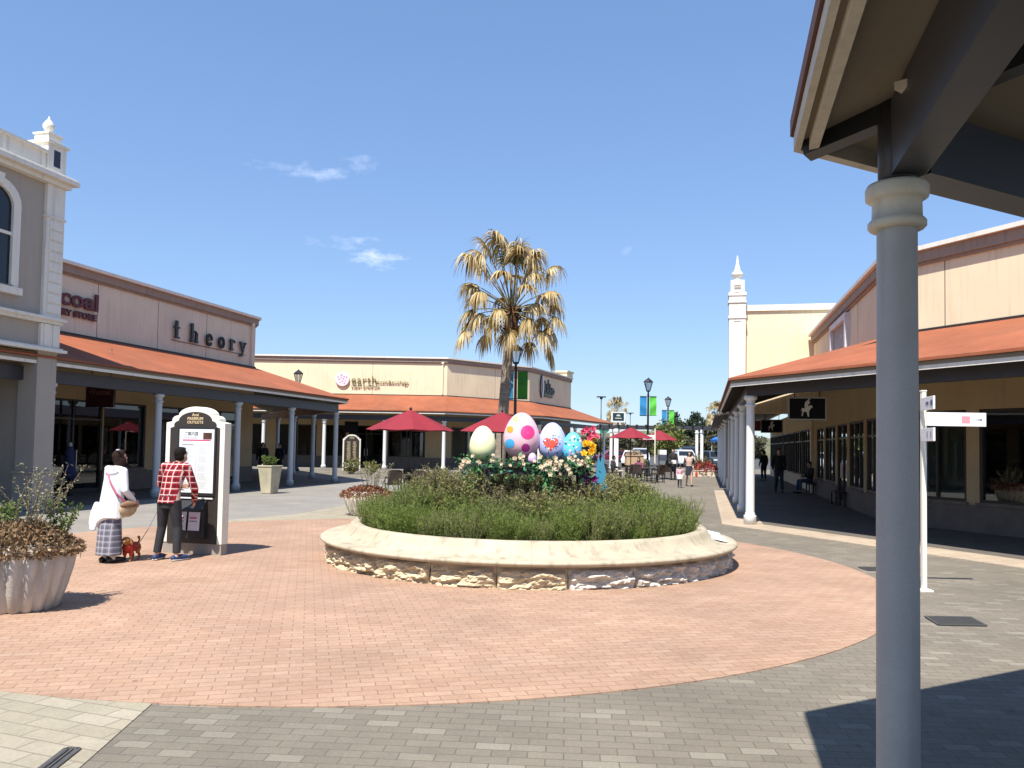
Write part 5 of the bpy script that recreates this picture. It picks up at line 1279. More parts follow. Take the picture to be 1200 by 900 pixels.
ROS = leafmat('rosemary_needle', [(.12, .18, .032), (.175, .245, .046), (.22, .29, .06), (.27, .335, .088), (.195, .27, .054), (.31, .345, .125)], trans=.5)
TWIG = mat('grey_brown_twig', (.16, .12, .08), .9, var=.2)
def rosemary(seed, hgt=.46, rad=.27, nst=64):
    g = random.Random(seed); mb = MB(); mb.leaf = True
    for s_ in range(nst):
        a = g.uniform(0, 6.28); r = rad * math.sqrt(g.random()) * .8; b = Vector((math.cos(a) * r * .6, math.sin(a) * r * .6, 0))
        d = (Vector((math.cos(a), math.sin(a), 0)) * (r / rad) * .55 + Vector((g.gauss(0, .12), g.gauss(0, .12), 1))).normalized(); L = hgt * g.uniform(.6, 1.12)
        p0 = b; n = 24; pts = []
        for k in range(n + 1):
            q = k / n; d = (d + Vector((g.gauss(0, .05), g.gauss(0, .05), .02))).normalized(); p = b + d * 0; pts.append(p0.copy()); p0 = p0 + d * L / n
        for k in range(0, n, 6):
            q = pts[k]; e = pts[min(n, k + 6)]; x = Vector((.003, .002, 0)); f = mb.bm.faces.new([mb.bm.verts.new(v) for v in (q - x, q + x, e + x * .6, e - x * .6)]); f.material_index = 1
        for k in range(4, n + 1):
            for j in range(2):
                dd = (d * .75 + rv(g) * .75).normalized(); mb.leafq(pts[k], dd, rv(g), g.uniform(.03, .055), g.uniform(.006, .011))
    me = bpy.data.meshes.new('rosemary'); mb.bm.to_mesh(me); mb.bm.free(); me.materials.append(ROS); me.materials.append(TWIG); return me
RM = [rosemary(k) for k in range(4)]
g = random.Random(21)
def plant(nm, me, loc, rz, sc, label, cat, group=None):
    o = bpy.data.objects.new(nm, me); C.objects.link(o); o.location = loc; o.rotation_euler = (0, 0, rz); o.scale = sc if hasattr(sc, '__len__') else (sc,) * 3
    return tag(o, label, cat, group)
k = 0
for rad, n, dz in ((2.34, 46, .42), (2.02, 38, .45), (1.70, 30, .49)):
    for i in range(n):
        a = 2 * PI * (i + g.uniform(-.3, .3)) / n
        if math.sin(a) > .35 and rad < 2.3: continue
        sc = g.uniform(.78, 1.12); r = rad + g.uniform(-.06, .05)
        plant('rosemary_bush', RM[k % 4], (RX + r * math.cos(a), RY + r * math.sin(a), dz), g.uniform(0, 6.28), (sc * 1.05, sc * 1.05, sc * g.uniform(.68, 1.34)), 'feathery green rosemary bush in the low hedge round the edge of the round planter', 'shrub', 'rosemary bushes edging the round planter'); k += 1
def leafshrub(seed, hgt, rad, nst, nl, cols, lw=.022, ll=.045, mname='shrub', bare=.35, top=False):
    g = random.Random(seed); mb = MB(); mb.leaf = True
    m = MATS.get(mname) or leafmat(mname, cols)
    for s_ in range(nst):
        a = g.uniform(0, 6.28); r = math.sqrt(g.random()); d = (Vector((math.cos(a), math.sin(a), 0)) * r * rad / hgt * 1.1 + Vector((g.gauss(0, .1), g.gauss(0, .1), 1))).normalized()
        L = hgt * g.uniform(.65, 1.1); p = Vector((math.cos(a) * r * rad * .25, math.sin(a) * r * rad * .25, 0)); n = 9; pts = [p.copy()]
        for k in range(n):
            d = (d + Vector((g.gauss(0, .13), g.gauss(0, .13), .03))).normalized(); p = p + d * L / n; pts.append(p.copy())
        mb.tube(pts, [.008 * (1 - .7 * j / n) for j in range(n + 1)], 4, 1, cap=False)
        for k in range(nl):
            q = bare + (1 - bare) * g.random() ** (.8 if not top else .45); j = min(n - 1, int(q * n)); c = pts[j].lerp(pts[j + 1], q * n - j) + rv(g) * g.uniform(0, .045)
            mb.leafq(c, (d * .4 + rv(g)).normalized(), rv(g), ll * g.uniform(.6, 1.2), lw * g.uniform(.7, 1.2), 0, .08)
    me = bpy.data.meshes.new(mname); mb.bm.to_mesh(me); mb.bm.free(); me.materials.append(m); me.materials.append(TWIG); return me
YG = [(.15, .17, .035), (.21, .22, .055), (.26, .25, .08), (.17, .16, .06), (.30, .27, .11), (.12, .14, .04)]
BRN_ = [(.12, .10, .045), (.16, .14, .055), (.20, .175, .08), (.13, .14, .05), (.22, .18, .10)]
SH = [leafshrub(31 + k, .78, .34, 34, 46, YG, mname='yellow_green_leaf') for k in range(2)] + [leafshrub(41 + k, .76, .34, 40, 34, BRN_, mname='olive_brown_leaf', bare=.2) for k in range(2)]
for rad, n, hs in ((1.5, 24, .95), (1.1, 16, 1.02), (.55, 9, 1.05), (1.8, 16, .9)):
    for i in range(n):
        a = 2 * PI * (i + g.uniform(-.25, .25)) / n
        if rad > 1.7 and math.sin(a) < .3: continue
        x, y = RX + rad * math.cos(a), RY + rad * math.sin(a)
        yl = (x > RX + .85 or g.random() < .28 or math.sin(a) > .5)
        if abs(x - .25) < .85 and y < RY - .75: hs2 = hs * .70
        else: hs2 = hs
        lab = 'yellow green leafy shrub in the taller planting of the round planter' if yl else 'twiggy olive brown shrub in the taller planting of the round planter'
        plant('leafy_shrub' if yl else 'twiggy_shrub', SH[(0 if yl else 2) + i % 2], (x, y, .55), g.uniform(0, 6.28), (1.1, 1.1, hs2 * g.uniform(.74, 1.2)), lab, 'shrub', 'yellow green shrubs in the round planter' if yl else 'olive brown shrubs in the round planter')

# pots
def heap(seed, r, h, n, cols, mname, ll=.05, lw=.026, over=.12):
    g = random.Random(seed); mb = MB(); mb.leaf = True; m = MATS.get(mname) or leafmat(mname, cols, trans=.15)
    for k in range(n):
        a = g.uniform(0, 6.28); q = math.sqrt(g.random()) * (1 + over); z = h * (1 - min(1, q) ** 2.2) * g.uniform(.55, 1.05) - (.09 * g.random() if q > 1 else 0)
        c = Vector((math.cos(a) * q * r, math.sin(a) * q * r, z)); d = (Vector((math.cos(a), math.sin(a), .5)) * .6 + rv(g)).normalized(); mb.leafq(c, d, rv(g), ll * g.uniform(.6, 1.3), lw * g.uniform(.6, 1.3), 0, .15)
        if k % 7 == 0: mb.bar(c - d * .06, c + d * .02, .004, .004, 1)
    me = bpy.data.meshes.new(mname); mb.bm.to_mesh(me); mb.bm.free(); me.materials.append(m); me.materials.append(TWIG); return me
BRC = [(.13, .07, .035), (.21, .12, .055), (.30, .20, .10), (.17, .095, .05), (.36, .27, .16), (.24, .13, .065)]
plant('ground_cover', heap(1, .46, .22, 7000, BRC, 'bronze_leaf', .045, .026, .16), (-4.86, 8.15, .64), 0, 1, 'bronze brown ground cover plant spilling over the planter at the left edge', 'plant')
plant('ground_cover', heap(3, .47, .20, 900, BRC, 'bronze_leaf', .05, .03), (-5.35, 6.85, .62), 0, 1, 'bronze ground cover in the planter outside the left edge', 'plant')
RDC = [(.22, .06, .03), (.30, .10, .05), (.16, .05, .03), (.25, .13, .06), (.12, .10, .04)]
plant('ground_cover', heap(2, .56, .16, 3000, RDC, 'rusty_leaf', .06, .035), (-3.42, 19.35, .53), 0, 1, 'rusty red ground cover in the pale planter behind the round bench', 'plant')
PGL = [(.33, .31, .19), (.40, .37, .24), (.25, .26, .13), (.18, .19, .10)]
sap = leafshrub(51, 1.2, .42, 22, 40, PGL, .016, .04, 'pale_olive_leaf', .3)
plant('young_shrub', sap, (-4.84, 8.2, .62), .4, (.82, .82, .74), 'airy pale twiggy shrub standing in the planter at the left edge', 'shrub')
GG = [(.06, .10, .02), (.10, .15, .035), (.14, .19, .05), (.19, .22, .07)]
grn = leafshrub(52, .5, .22, 12, 36, GG, .024, .05, 'fresh_green_leaf', .3)
plant('green_shrub', grn, (-5.12, 8.3, .64), 1.2, (1.0, 1.0, .95), 'green leafy shrub at the left of the planter at the left edge', 'shrub')
plant('green_shrub', grn, (-4.60, 8.34, .64), 2.9, (.85, .85, .95), 'green leafy shrub at the right of the planter at the left edge', 'shrub')
plant('green_shrub', leafshrub(53, .42, .24, 40, 40, GG, .04, .07, 'fresh_green_leaf', .2), (-7.96, 26.85, .83), 0, 1, 'bright green shrub filling the tapered square planter', 'shrub')
plant('young_shrub', leafshrub(54, .85, .45, 18, 36, PGL, .02, .045, 'pale_olive_leaf', .3), (-3.3, 19.4, .5), 1.5, (1, 1, .9), 'pale twiggy shrub in the pale planter behind the round bench', 'shrub')
far_sh = leafshrub(55, .8, .5, 26, 40, YG, .05, .09, 'yellow_green_leaf', .2)
for (x, y, s_, lab) in ((-8.9, 45.2, 1.15, 'shrub at the foot of the far directory sign'), (-7.7, 44.2, 1.0, 'shrub right of the far directory sign'), (-2.35, 24.4, 1.25, 'shrub behind the left rim of the round planter, below the umbrella'), (1.6, 29, 1.2, 'shrub behind the flower pole near the far porch'), (12.0, 52.3, 1.35, 'green shrub beside the pergola post in the cream flower bed'), (9.6, 60, 1.4, 'shrub below the small yellow green tree')):
    plant('leafy_shrub', far_sh, (x, y, 0.0 if y != 52.3 else .3), x, s_, lab, 'shrub', 'scattered shrubs beyond the round planter')
plant('red_shrub', heap(6, .85, .62, 900, [(.28, .03, .03), (.36, .06, .05), (.2, .03, .03), (.3, .1, .07)], 'red_leaf', .13, .08), (12.35, 51.9, .35), 0, 1, 'round red leaved shrub on the cream flower bed', 'shrub')
plant('flowers', heap(7, .5, .3, 500, [(.35, .10, .04), (.42, .2, .08), (.3, .33, .28), (.4, .42, .38), (.12, .16, .06)], 'cart_flower', .09, .05, .0), (7.15, 47.2, 1.31), 0, (1, .6, 1), 'mixed orange and grey flowers heaped on the wooden cart', 'flowers')

# trees far off
def crown_mesh(seed, rx, rz_, n, size, cols, mname, lobes=9, trans=.2):
    g = random.Random(seed); mb = MB(); mb.leaf = True; m = MATS.get(mname) or leafmat(mname, cols, trans=trans)
    L = [(Vector((g.uniform(-.62, .62) * rx, g.uniform(-.62, .62) * rx, g.uniform(-.7, .75) * rz_)), g.uniform(.28, .5)) for k in range(lobes)] + [(Vector((0, 0, 0)), .6)]
    for k in range(n):
        c, s_ = L[k % len(L)]; v = rv(g) * (g.random() ** .35); p = c + Vector((v.x * rx * s_, v.y * rx * s_, v.z * rz_ * s_)); mb.leafq(p, rv(g), rv(g), size * g.uniform(.6, 1.3), size * .7 * g.uniform(.6, 1.2))
    me = bpy.data.meshes.new(mname); mb.bm.to_mesh(me); mb.bm.free(); me.materials.append(m); return me
def tree(loc, H, th, crown, sc, label, group, nm='tree', cat='tree', limbs=5):
    t = thing(nm, label, cat, loc, rnd.uniform(0, 6), group); g = random.Random(int(loc[0] * 7 + loc[1]))
    mb = MB(); mb.tube([(0, 0, 0), (.05 * th, 0, H * .3), (0, .05 * th, H * .75)], [th, th * .75, th * .3], 8); tr_ = obj('trunk', mb, WBARK, t)
    for k in range(limbs):
        a = k * 2.4; z = H * (.3 + .09 * k); mb = MB(); mb.tube([(0, 0, z), (math.cos(a) * H * .12, math.sin(a) * H * .12, z + H * .1), (math.cos(a) * H * .2, math.sin(a) * H * .2, z + H * .24)], [th * .4, th * .25, th * .1], 5); obj('limb', mb, WBARK, tr_)
    c = bpy.data.objects.new('crown', crown); C.objects.link(c); c.parent = t; c.location = (0, 0, H - sc[2]); c.scale = (sc[0], sc[0], sc[2]); WM[c.name] = WM[t.name]; return t
PINE = [(.018, .034, .018), (.026, .045, .022), (.036, .055, .026), (.05, .062, .03)]
pc_ = [crown_mesh(60 + k, 1, 1, 2600, .17, PINE, 'dark_pine_leaf') for k in range(3)]
OLV = [(.075, .075, .035), (.10, .095, .045), (.06, .07, .03), (.12, .11, .06), (.09, .07, .045)]
oc_ = [crown_mesh(70 + k, 1, 1, 1800, .19, OLV, 'drab_olive_leaf') for k in range(2)]
for k, (x, y, h, w_) in enumerate(((38.2, 196, 7.2, 3.6), (40.8, 200, 10.0, 3.8), (43.6, 205, 11.0, 4.0), (46.3, 200, 9.6, 3.4), (48.6, 204, 9.6, 3.8), (51.0, 198, 8.8, 3.6), (53.4, 202, 9.2, 3.4), (56.2, 206, 6.4, 3.6), (34.8, 206, 5.2, 3.4))):
    tree((x, y, 0), h, .28, pc_[k % 3], (w_, w_, h * .46), 'dark evergreen tree in the distant clump between the banners and the white tower', 'dark evergreen trees in the distant clump', 'pine_tree')
for k in range(22):
    x = -2 + k * 3.3 + rnd.uniform(-1, 1); y = 170 + rnd.uniform(-12, 12); h = rnd.uniform(3.4, 5.4)
    tree((x, y, 0), h, .18, oc_[k % 2], (3.0, 3.0, h * .47), 'drab olive tree in the low distant row beyond the parking lot', 'drab trees in the distant row', 'olive_tree', limbs=3)
YL = [(.13, .16, .03), (.18, .20, .045), (.10, .13, .03), (.22, .23, .07)]
tree((11.7, 61.0, 0), 3.7, .09, crown_mesh(81, 1, 1, 1500, .15, YL, 'spring_leaf'), (1.7, 1.7, 1.25), 'small yellow green tree behind the lamp post under the pergola', None)
mb = MB(); rows = []
for j in range(7):
    row = []
    for i in range(61):
        x = -300 + 800 * i / 60; q = j / 6; y = 215 + 140 * q; h = (7 + 5 * noise.noise(Vector((x * .012, 3, 0))) + 2 * noise.noise(Vector((x * .05, 1, 0)))) * math.sin(min(1, q * 1.6) * PI / 2) * (.5 if x < 0 else 1)
        row.append(mb.bm.verts.new((x, y, h - .02)))
    rows.append(row)
for a, b in zip(rows, rows[1:]):
    for i in range(60): mb.bm.faces.new((a[i], a[i + 1], b[i + 1], b[i]))
struct('hills', mb, mat('scrub_hillside', (.12, .12, .055), .95, var=.4, scale=.08, fine=.9))
# ------------------------------------------------------------------ people
SKIN = mat('skin', (.50, .30, .21), .55, var=.05, scale=12.); HAIRB = mat('black_hair', (.014, .011, .010), .85, var=.3, scale=30., spec=.15, fine=160, bump=.6); HAIRBR = mat('dark_brown_hair', (.030, .016, .011), .85, var=.3, scale=30., spec=.15, fine=160, bump=.6)
EYE = mat('dark_eye', (.01, .008, .008), .2, var=0); LIP = mat('lip', (.38, .12, .11), .5, var=0)
def V(*a): return Vector(a)
def pose(**kw):
    J = dict(pel=V(0, 0, .90), wai=V(0, 0, 1.04), che=V(0, 0, 1.22), nec=V(0, 0, 1.40), head=V(0, .02, 1.565), shL=V(-.185, 0, 1.37), shR=V(.185, 0, 1.37),
             elL=V(-.24, -.02, 1.10), elR=V(.24, -.02, 1.10), wrL=V(-.25, .06, .87), wrR=V(.25, .06, .87),
             hiL=V(-.09, 0, .87), hiR=V(.09, 0, .87), knL=V(-.10, .02, .48), knR=V(.10, .02, .48), anL=V(-.11, -.02, .09), anR=V(.11, -.02, .09), toL=V(-.13, .15, .035), toR=V(.13, .15, .035), yaw=0., nod=0.)
    for k, v in kw.items(): J[k] = V(*v) if isinstance(v, tuple) else v
    return J
def hand(mb, w, d, side, curl=.6, up=None):
    """palm, four unequal bent fingers and a thumb leaving the side of the palm"""
    d = d.normalized(); n = up or V(side, 0, 0); x = d.cross(n).normalized(); n = x.cross(d).normalized()   # n: back of hand, x: across the palm
    c = w + d * .045; mb.tube([w - d * .01, w + d * .03, w + d * .085], [(.022, .017), (.036, .016), (.040, .013)], 10, xax=x, dome=True)
    for i, (o, L) in enumerate(((-.028, .070), (-.010, .082), (.009, .076), (.027, .058))):
        p = w + d * .082 + x * o; d1 = (d - n * curl * .5).normalized(); d2 = (d - n * curl * 1.5).normalized()
        mb.tube([p - d * .02, p + d1 * L * .5, p + d1 * L * .5 + d2 * L * .5], [.0095, .0088, .0075], 7, dome=True)
    p = w + d * .025 - x * .030; d1 = (d * .8 - x * .75 - n * .35).normalized(); d2 = (d - x * .2 - n * .5).normalized()
    mb.tube([p + x * .012, p + d1 * .04, p + d1 * .04 + d2 * .032], [.0115, .0105, .0085], 7, dome=True)
def headM(J): return Matrix.Translation(J['head']) @ Matrix.Rotation(J['yaw'], 4, 'Z') @ Matrix.Rotation(-J['nod'], 4, 'X')
def body_mb(J, fem=False, hands=True, curlL=.6, curlR=.6, k=1.):
    mb = MB(); f = .93 if fem else 1.
    mb.tube([J['pel'] - V(0, 0, .05), J['pel'] + V(0, 0, .03), J['wai'], J['che'], J['che'].lerp(J['nec'], .62)], [(.135, .092), (.140, .096), (.122 * f, .09), (.150 * f, .105), (.135 * f, .085)], 16, xax=(1, 0, 0), dome=True)
    mb.tube([J['shL'], J['che'].lerp(J['nec'], .8), J['shR']], [.052 * f, .07, .052 * f], 10, dome=True)
    mb.tube([J['nec'] - V(0, 0, .05), J['nec'].lerp(J['head'], .75)], [.058 * f, .050 * f], 10, dome=True)
    for s_ in 'LR':
        sg = -1 if s_ == 'L' else 1
        mb.tube([J['sh' + s_], J['sh' + s_].lerp(J['el' + s_], .5), J['el' + s_], J['el' + s_].lerp(J['wr' + s_], .35), J['wr' + s_]], [.046 * f, .042 * f, .034 * f, .036 * f, .024 * f], 10, dome=True)
        mb.tube([J['hi' + s_], J['hi' + s_].lerp(J['kn' + s_], .45), J['kn' + s_], J['kn' + s_].lerp(J['an' + s_], .3), J['an' + s_]], [.082, .070, .050, .052, .034], 12, dome=True)
        mb.tube([J['an' + s_] + V(0, -.02, -.03), J['an' + s_].lerp(J['to' + s_], .5) + V(0, 0, -.02), J['to' + s_]], [(.034, .036), (.036, .034), (.034, .022)], 10, dome=True)
        if hands: hand(mb, J['wr' + s_], J['wr' + s_] - J['el' + s_], sg, curlL if s_ == 'L' else curlR, J.get('hn' + s_))
    H = headM(J); R3 = H.to_3x3()
    def hb(c, r): mb.ball(H @ V(*c), r, 16, 12, M=R3.to_4x4())
    hb((0, -.005, .02), (.074, .094, .098)); hb((0, .022, -.05), (.056, .066, .066)); hb((0, .058, -.085), (.028, .026, .024))
    mb.tube([H @ V(0, .084, .012), H @ V(0, .100, -.022), H @ V(0, .09, -.032)], [.008, .013, .012], 8, dome=True)
    for s_ in (-1, 1): hb((s_ * .074, -.008, -.012), (.012, .02, .032)); hb((s_ * .032, .074, .028), (.022, .012, .008))
    return mb
def face_parts(J, t):
    H = headM(J)
    mb = MB()
    for s_ in (-1, 1): mb.ball(H @ V(s_ * .031, .084, .002), (.014, .008, .008), 10, 8)
    obj('eyes', mb, EYE, t)
    mb = MB(); mb.ball(H @ V(0, .087, -.062), (.022, .006, .007), 10, 6); obj('mouth', mb, LIP, t)
def hair_mb(J, style):
    mb = MB(); H = headM(J); Rm = H.to_3x3().to_4x4()
    def hb(c, r): mb.ball(H @ V(*c), r, 16, 12, M=Rm)
    hb((0, -.018, .042), (.083, .092, .090)); hb((0, -.045, -.005), (.079, .062, .085))
    if style == 'short': hb((0, .03, .085), (.06, .05, .03)); hb((0, -.055, -.035), (.062, .04, .05))
    if style in ('bob', 'long'):
        hb((0, -.04, -.06), (.088, .062, .075)); 
        for s_ in (-1, 1): hb((s_ * .072, .0, -.04), (.024, .05, .085))
        hb((0, .04, .085), (.065, .045, .03))
    if style == 'long':
        hb((0, -.05, -.15), (.10, .05, .12))
        for s_ in (-1, 1): hb((s_ * .08, .01, -.13), (.026, .045, .11))
    return mb
def torso_cloth(J, mid=((.165, .122), (.150, .112), (.172, .128)), bottom=None, hemr=(.175, .125), sleeve=1., fem=False, arms=True, flare=None):
    mb = MB(); f = .95 if fem else 1.; b = bottom or J['pel'] - V(0, 0, .06)
    pts = [b, J['pel'].lerp(b, .4), J['wai'], J['che'], J['che'].lerp(J['nec'], .6), J['che'].lerp(J['nec'], .86)]
    mb.tube(pts, [hemr, mid[0], (mid[1][0] * f, mid[1][1]), (mid[2][0] * f, mid[2][1]), (.160 * f, .105), (.09, .08)], 20, xax=(1, 0, 0))
    mb.tube([J['shL'], J['che'].lerp(J['nec'], .82), J['shR']], [.066 * f, .085, .066 * f], 12, dome=True)
    if arms:
        for s_ in 'LR':
            e = J['el' + s_].lerp(J['wr' + s_], min(1, max(0, sleeve)) * .93)
            mb.tube([J['sh' + s_], J['sh' + s_].lerp(J['el' + s_], .5), J['el' + s_], J['el' + s_].lerp(e, .5), e], [.064 * f, .060 * f, .054 * f, .050 * f, .040 * f], 12, dome=True)
    return mb
def leg_cloth(J, to=.95, r=(.098, .084, .068, .060, .054)):
    mb = MB(); mb.tube([J['pel'] + V(0, 0, .05), J['pel'], J['pel'] - V(0, 0, .15)], [(.150, .110), (.160, .120), (.12, .105)], 18, xax=(1, 0, 0))
    for s_ in 'LR':
        k, a = J['kn' + s_], J['kn' + s_].lerp(J['an' + s_], to); mb.tube([J['hi' + s_], J['hi' + s_].lerp(k, .5), k, k.lerp(a, .5), a], r, 14)
    return mb
def shoe_mb(J, s_, r=1.):
    mb = MB(); a, t_ = J['an' + s_], J['to' + s_]; d = (t_ - a); d.z = 0; d.normalize(); h = a - d * .055; base_ = V(0, 0, -a.z + .045)
    mb.tube([V(h.x, h.y, a.z - .045), a + V(0, 0, -.04), a.lerp(t_, .55) + V(0, 0, -.008), t_ + d * .02 + V(0, 0, .008)], [(.036 * r, .042), (.042 * r, .046), (.046 * r, .040), (.040 * r, .028)], 12, xax=d.cross(V(0, 0, 1)), dome=True)
    for v in mb.bm.verts: v.co.z = max(v.co.z, a.z - .088)
    return mb
def person(label, loc, rz, H, J, vox, top, bottom, hair, shoes, group=None, fem=False, extra=None, face=True, skirt=None, curlL=.6, curlR=.6, sleeve=1., skin=None, legr=None):
    """top / bottom / shoes: materials; skirt: (material, waist z, hem z, waist r, hem r)"""
    t = thing('person', label, 'person', loc, rz, group); S = H / 1.70
    def add(nm, mb, m, par=t, v=vox, it=2):
        me = remeshed(mb, v, it); o = obj(nm, me, m, par); o.scale = (S,) * 3 if par is t else (1,) * 3; return o
    bd = add('body', body_mb(J, fem, True, curlL, curlR), skin or SKIN)
    if top: add('top', torso_cloth(J, fem=fem, sleeve=sleeve, bottom=J.get('hem')), top)
    if bottom: add('trousers', leg_cloth(J, r=legr or (.098, .084, .068, .060, .054)), bottom)
    if skirt:
        m, z0, z1, r0, r1 = skirt; mb = MB(); c0 = V(J['pel'].x, J['pel'].y, z0); c1 = V((J['anL'].x + J['anR'].x) / 2, (J['anL'].y + J['anR'].y) / 2, z1)
        mb.tube([c0, c0.lerp(c1, .3), c0.lerp(c1, .65), c1], [r0, tuple(a + (b - a) * .5 for a, b in zip(r0, r1)), tuple(a + (b - a) * .8 for a, b in zip(r0, r1)), r1], 26, xax=(1, 0, 0))
        for v_ in mb.bm.verts:
            a = math.atan2(v_.co.y, v_.co.x); q = (z0 - v_.co.z) / (z0 - z1); v_.co.x *= 1 + .03 * q * math.sin(a * 9); v_.co.y *= 1 + .03 * q * math.sin(a * 9)
        add('skirt', mb, m, v=max(vox, .012), it=1)
    add('hair', hair_mb(J, hair[1]), hair[0])
    for s_ in 'LR': add('shoe', shoe_mb(J, s_), shoes)
    if face:
        n0 = len(bpy.data.objects); face_parts(J, t)
        for o in t.children: 
            if o.name.split('.')[0] in ('eyes', 'mouth'): o.scale = (S,) * 3
    if extra: extra(t, add, J, S)
    return t

# man in red check shirt reading the board, taking a leaflet
SHIRT = plaid('red_check_shirt', (.36, .022, .03), (.035, .006, .010), (.60, .50, .46), .088)
JEANS = mat('black_jeans', (.022, .022, .026), .85, var=.3, scale=8., fine=80)
Jm = pose(pel=(0, 0, .90), wai=(.0, .03, 1.04), che=(.0, .085, 1.21), nec=(.01, .15, 1.375), head=(.03, .20, 1.52), shL=(-.19, .12, 1.345), shR=(.185, .13, 1.345), elL=(-.285, .15, 1.08), wrL=(-.13, .36, 1.06), elR=(.27, .21, 1.02), wrR=(.13, .40, .82),
          hiL=(-.09, 0, .87), knL=(-.13, .03, .48), anL=(-.155, -.03, .09), toL=(-.185, .14, .035), knR=(.12, .05, .48), anR=(.155, .0, .09), toR=(.21, .16, .035), nod=-.25, yaw=-.12, hem=(0, -.01, .82))
def man_x(t, add, J, S):
    mb = MB(); n = J['nec']; mb.tube([n + V(-.05, -.035, .015), n + V(0, -.055, .025), n + V(.05, -.035, .015)], [.022, .026, .022], 8, dome=True); mb.tube([n + V(-.05, -.03, .015), n + V(-.06, .02, -.005), n + V(-.03, .06, -.03)], [.022, .02, .014], 8, dome=True); mb.tube([n + V(.05, -.03, .015), n + V(.06, .02, -.005), n + V(.03, .06, -.03)], [.022, .02, .014], 8, dome=True); add('collar', mb, SHIRT)
    for s_ in 'LR':
        mb = MB(); a = J['an' + s_]; d = J['to' + s_] - a; d.z = 0; d.normalize(); mb.tube([V(a.x, a.y, .016) - d * .065, V(a.x, a.y, .016) + d * .06, V(a.x, a.y, .016) + d * .195], [(.040, .014), (.044, .014), (.036, .012)], 10, xax=d.cross(V(0, 0, 1)), dome=True)
        add('shoe_sole', mb, mat('white_sole', (.65, .65, .62), .7, var=0))
person('man in a red checked shirt and black jeans reaching for a leaflet at the sign', (-4.83, 11.52, .009), R(-15), 1.655, Jm, .0065, SHIRT, JEANS, (HAIRB, 'short'), mat('navy_trainer', (.03, .05, .14), .7, var=.2), extra=man_x, curlR=.35, legr=(.097, .082, .066, .060, .056))

# woman in white coat and grey checked skirt
WHT = mat('white_cotton', (.74, .75, .78), .85, var=.06, scale=6., fine=70, bump=.1)
SKT = plaid('grey_check_skirt', (.20, .20, .23), (.09, .09, .12), (.36, .35, .38), .085, .55)
Jw = pose(pel=(0, 0, .90), wai=(0, .02, 1.04), che=(0, .045, 1.21), nec=(0, .08, 1.385), head=(.0, .12, 1.545), shL=(-.17, .06, 1.35), shR=(.17, .06, 1.35), elL=(-.22, .08, 1.08), wrL=(-.10, .28, 1.02), elR=(.235, .05, 1.07), wrR=(.20, .24, .90),
          anL=(-.07, -.03, .09), anR=(.075, .0, .09), toL=(-.08, .14, .03), toR=(.08, .17, .03), nod=-.28, yaw=-.15)
def woman_x(t, add, J, S):
    mb = torso_cloth(J, fem=True, bottom=V(0, -.01, .66), hemr=(.222, .175), sleeve=.98, mid=((.205, .16), (.185, .14), (.182, .138)))
    for v_ in mb.bm.verts:
        if v_.co.z < 1.0 and v_.co.x < 0 and abs(v_.co.x) < .28: v_.co.z -= .16 * min(1, (1.0 - v_.co.z) / .36) * min(1, -v_.co.x / .16)
    n = J['nec']; mb.ball(n + V(0, -.09, -.05), (.13, .075, .075), 14, 10); mb.tube([n + V(-.14, -.03, -.05), n + V(-.08, -.1, -.0), n + V(.08, -.1, -.0), n + V(.14, -.03, -.05)], [.035, .05, .05, .035], 10, dome=True)
    add('coat', mb, WHT, v=.008)
    mb = MB(); mb.tube([V(-.18, -.10, .86), V(-.21, -.12, .72), V(-.22, -.13, .58), V(-.225, -.13, .48)], [(.05, .035), (.065, .03), (.07, .025), (.05, .018)], 12, xax=(1, .4, 0), dome=True); add('coat_tail', mb, WHT, v=.01)
    mb = MB(); mb.tube([V(-.12, .02, 1.41), V(-.02, -.07, 1.34), V(.10, -.102, 1.19), V(.195, -.06, 1.02), V(.24, .06, .90)], [(.018, .007)] * 5, 8); add('bag_strap', mb, mat('rose_strap', (.42, .10, .16), .6, var=0), v=.006)
    mb = MB(); mb.ball(V(.25, .10, .80), (.055, .15, .12), 16, 12, M=Matrix.Rotation(.25, 4, 'X')); b_ = add('shoulder_bag', mb, mat('beige_canvas_bag', (.46, .34, .20), .8, var=.25, scale=14.), v=.009)
    mb = MB(); mb.ball(V(.262, .10, .855), (.053, .145, .06), 14, 10); add('bag_flap', mb, mat('brown_flap', (.20, .11, .06), .7, var=.2), v=.009)
    H = headM(J); mb = MB()
    for k in range(4): mb.ball(H @ V(.035 + .02 * k, -.04, .135 + .006 * (k % 2)), (.014, .02, .011), 8, 6)
    add('hair_clip', mb, mat('silver_clip', (.6, .62, .65), .35, .5, var=0), v=.006)
    for s_ in 'LR':
        mb = MB(); mb.tube([J['an' + s_] + V(0, 0, .10), J['an' + s_] + V(0, 0, -.03)], [.042, .045], 10, dome=True); add('sock', mb, mat('pale_sock', (.60, .56, .46), .9, var=0))
person('woman in a white hooded coat and long grey check skirt with beige bag', (-5.50, 11.22, .009), R(-28), 1.575, Jw, .0075, None, None, (HAIRBR, 'bob'), mat('black_flat_shoe', (.02, .018, .02), .4, var=0), fem=True, extra=woman_x, skirt=(SKT, .92, .115, (.14, .105), (.205, .165)))

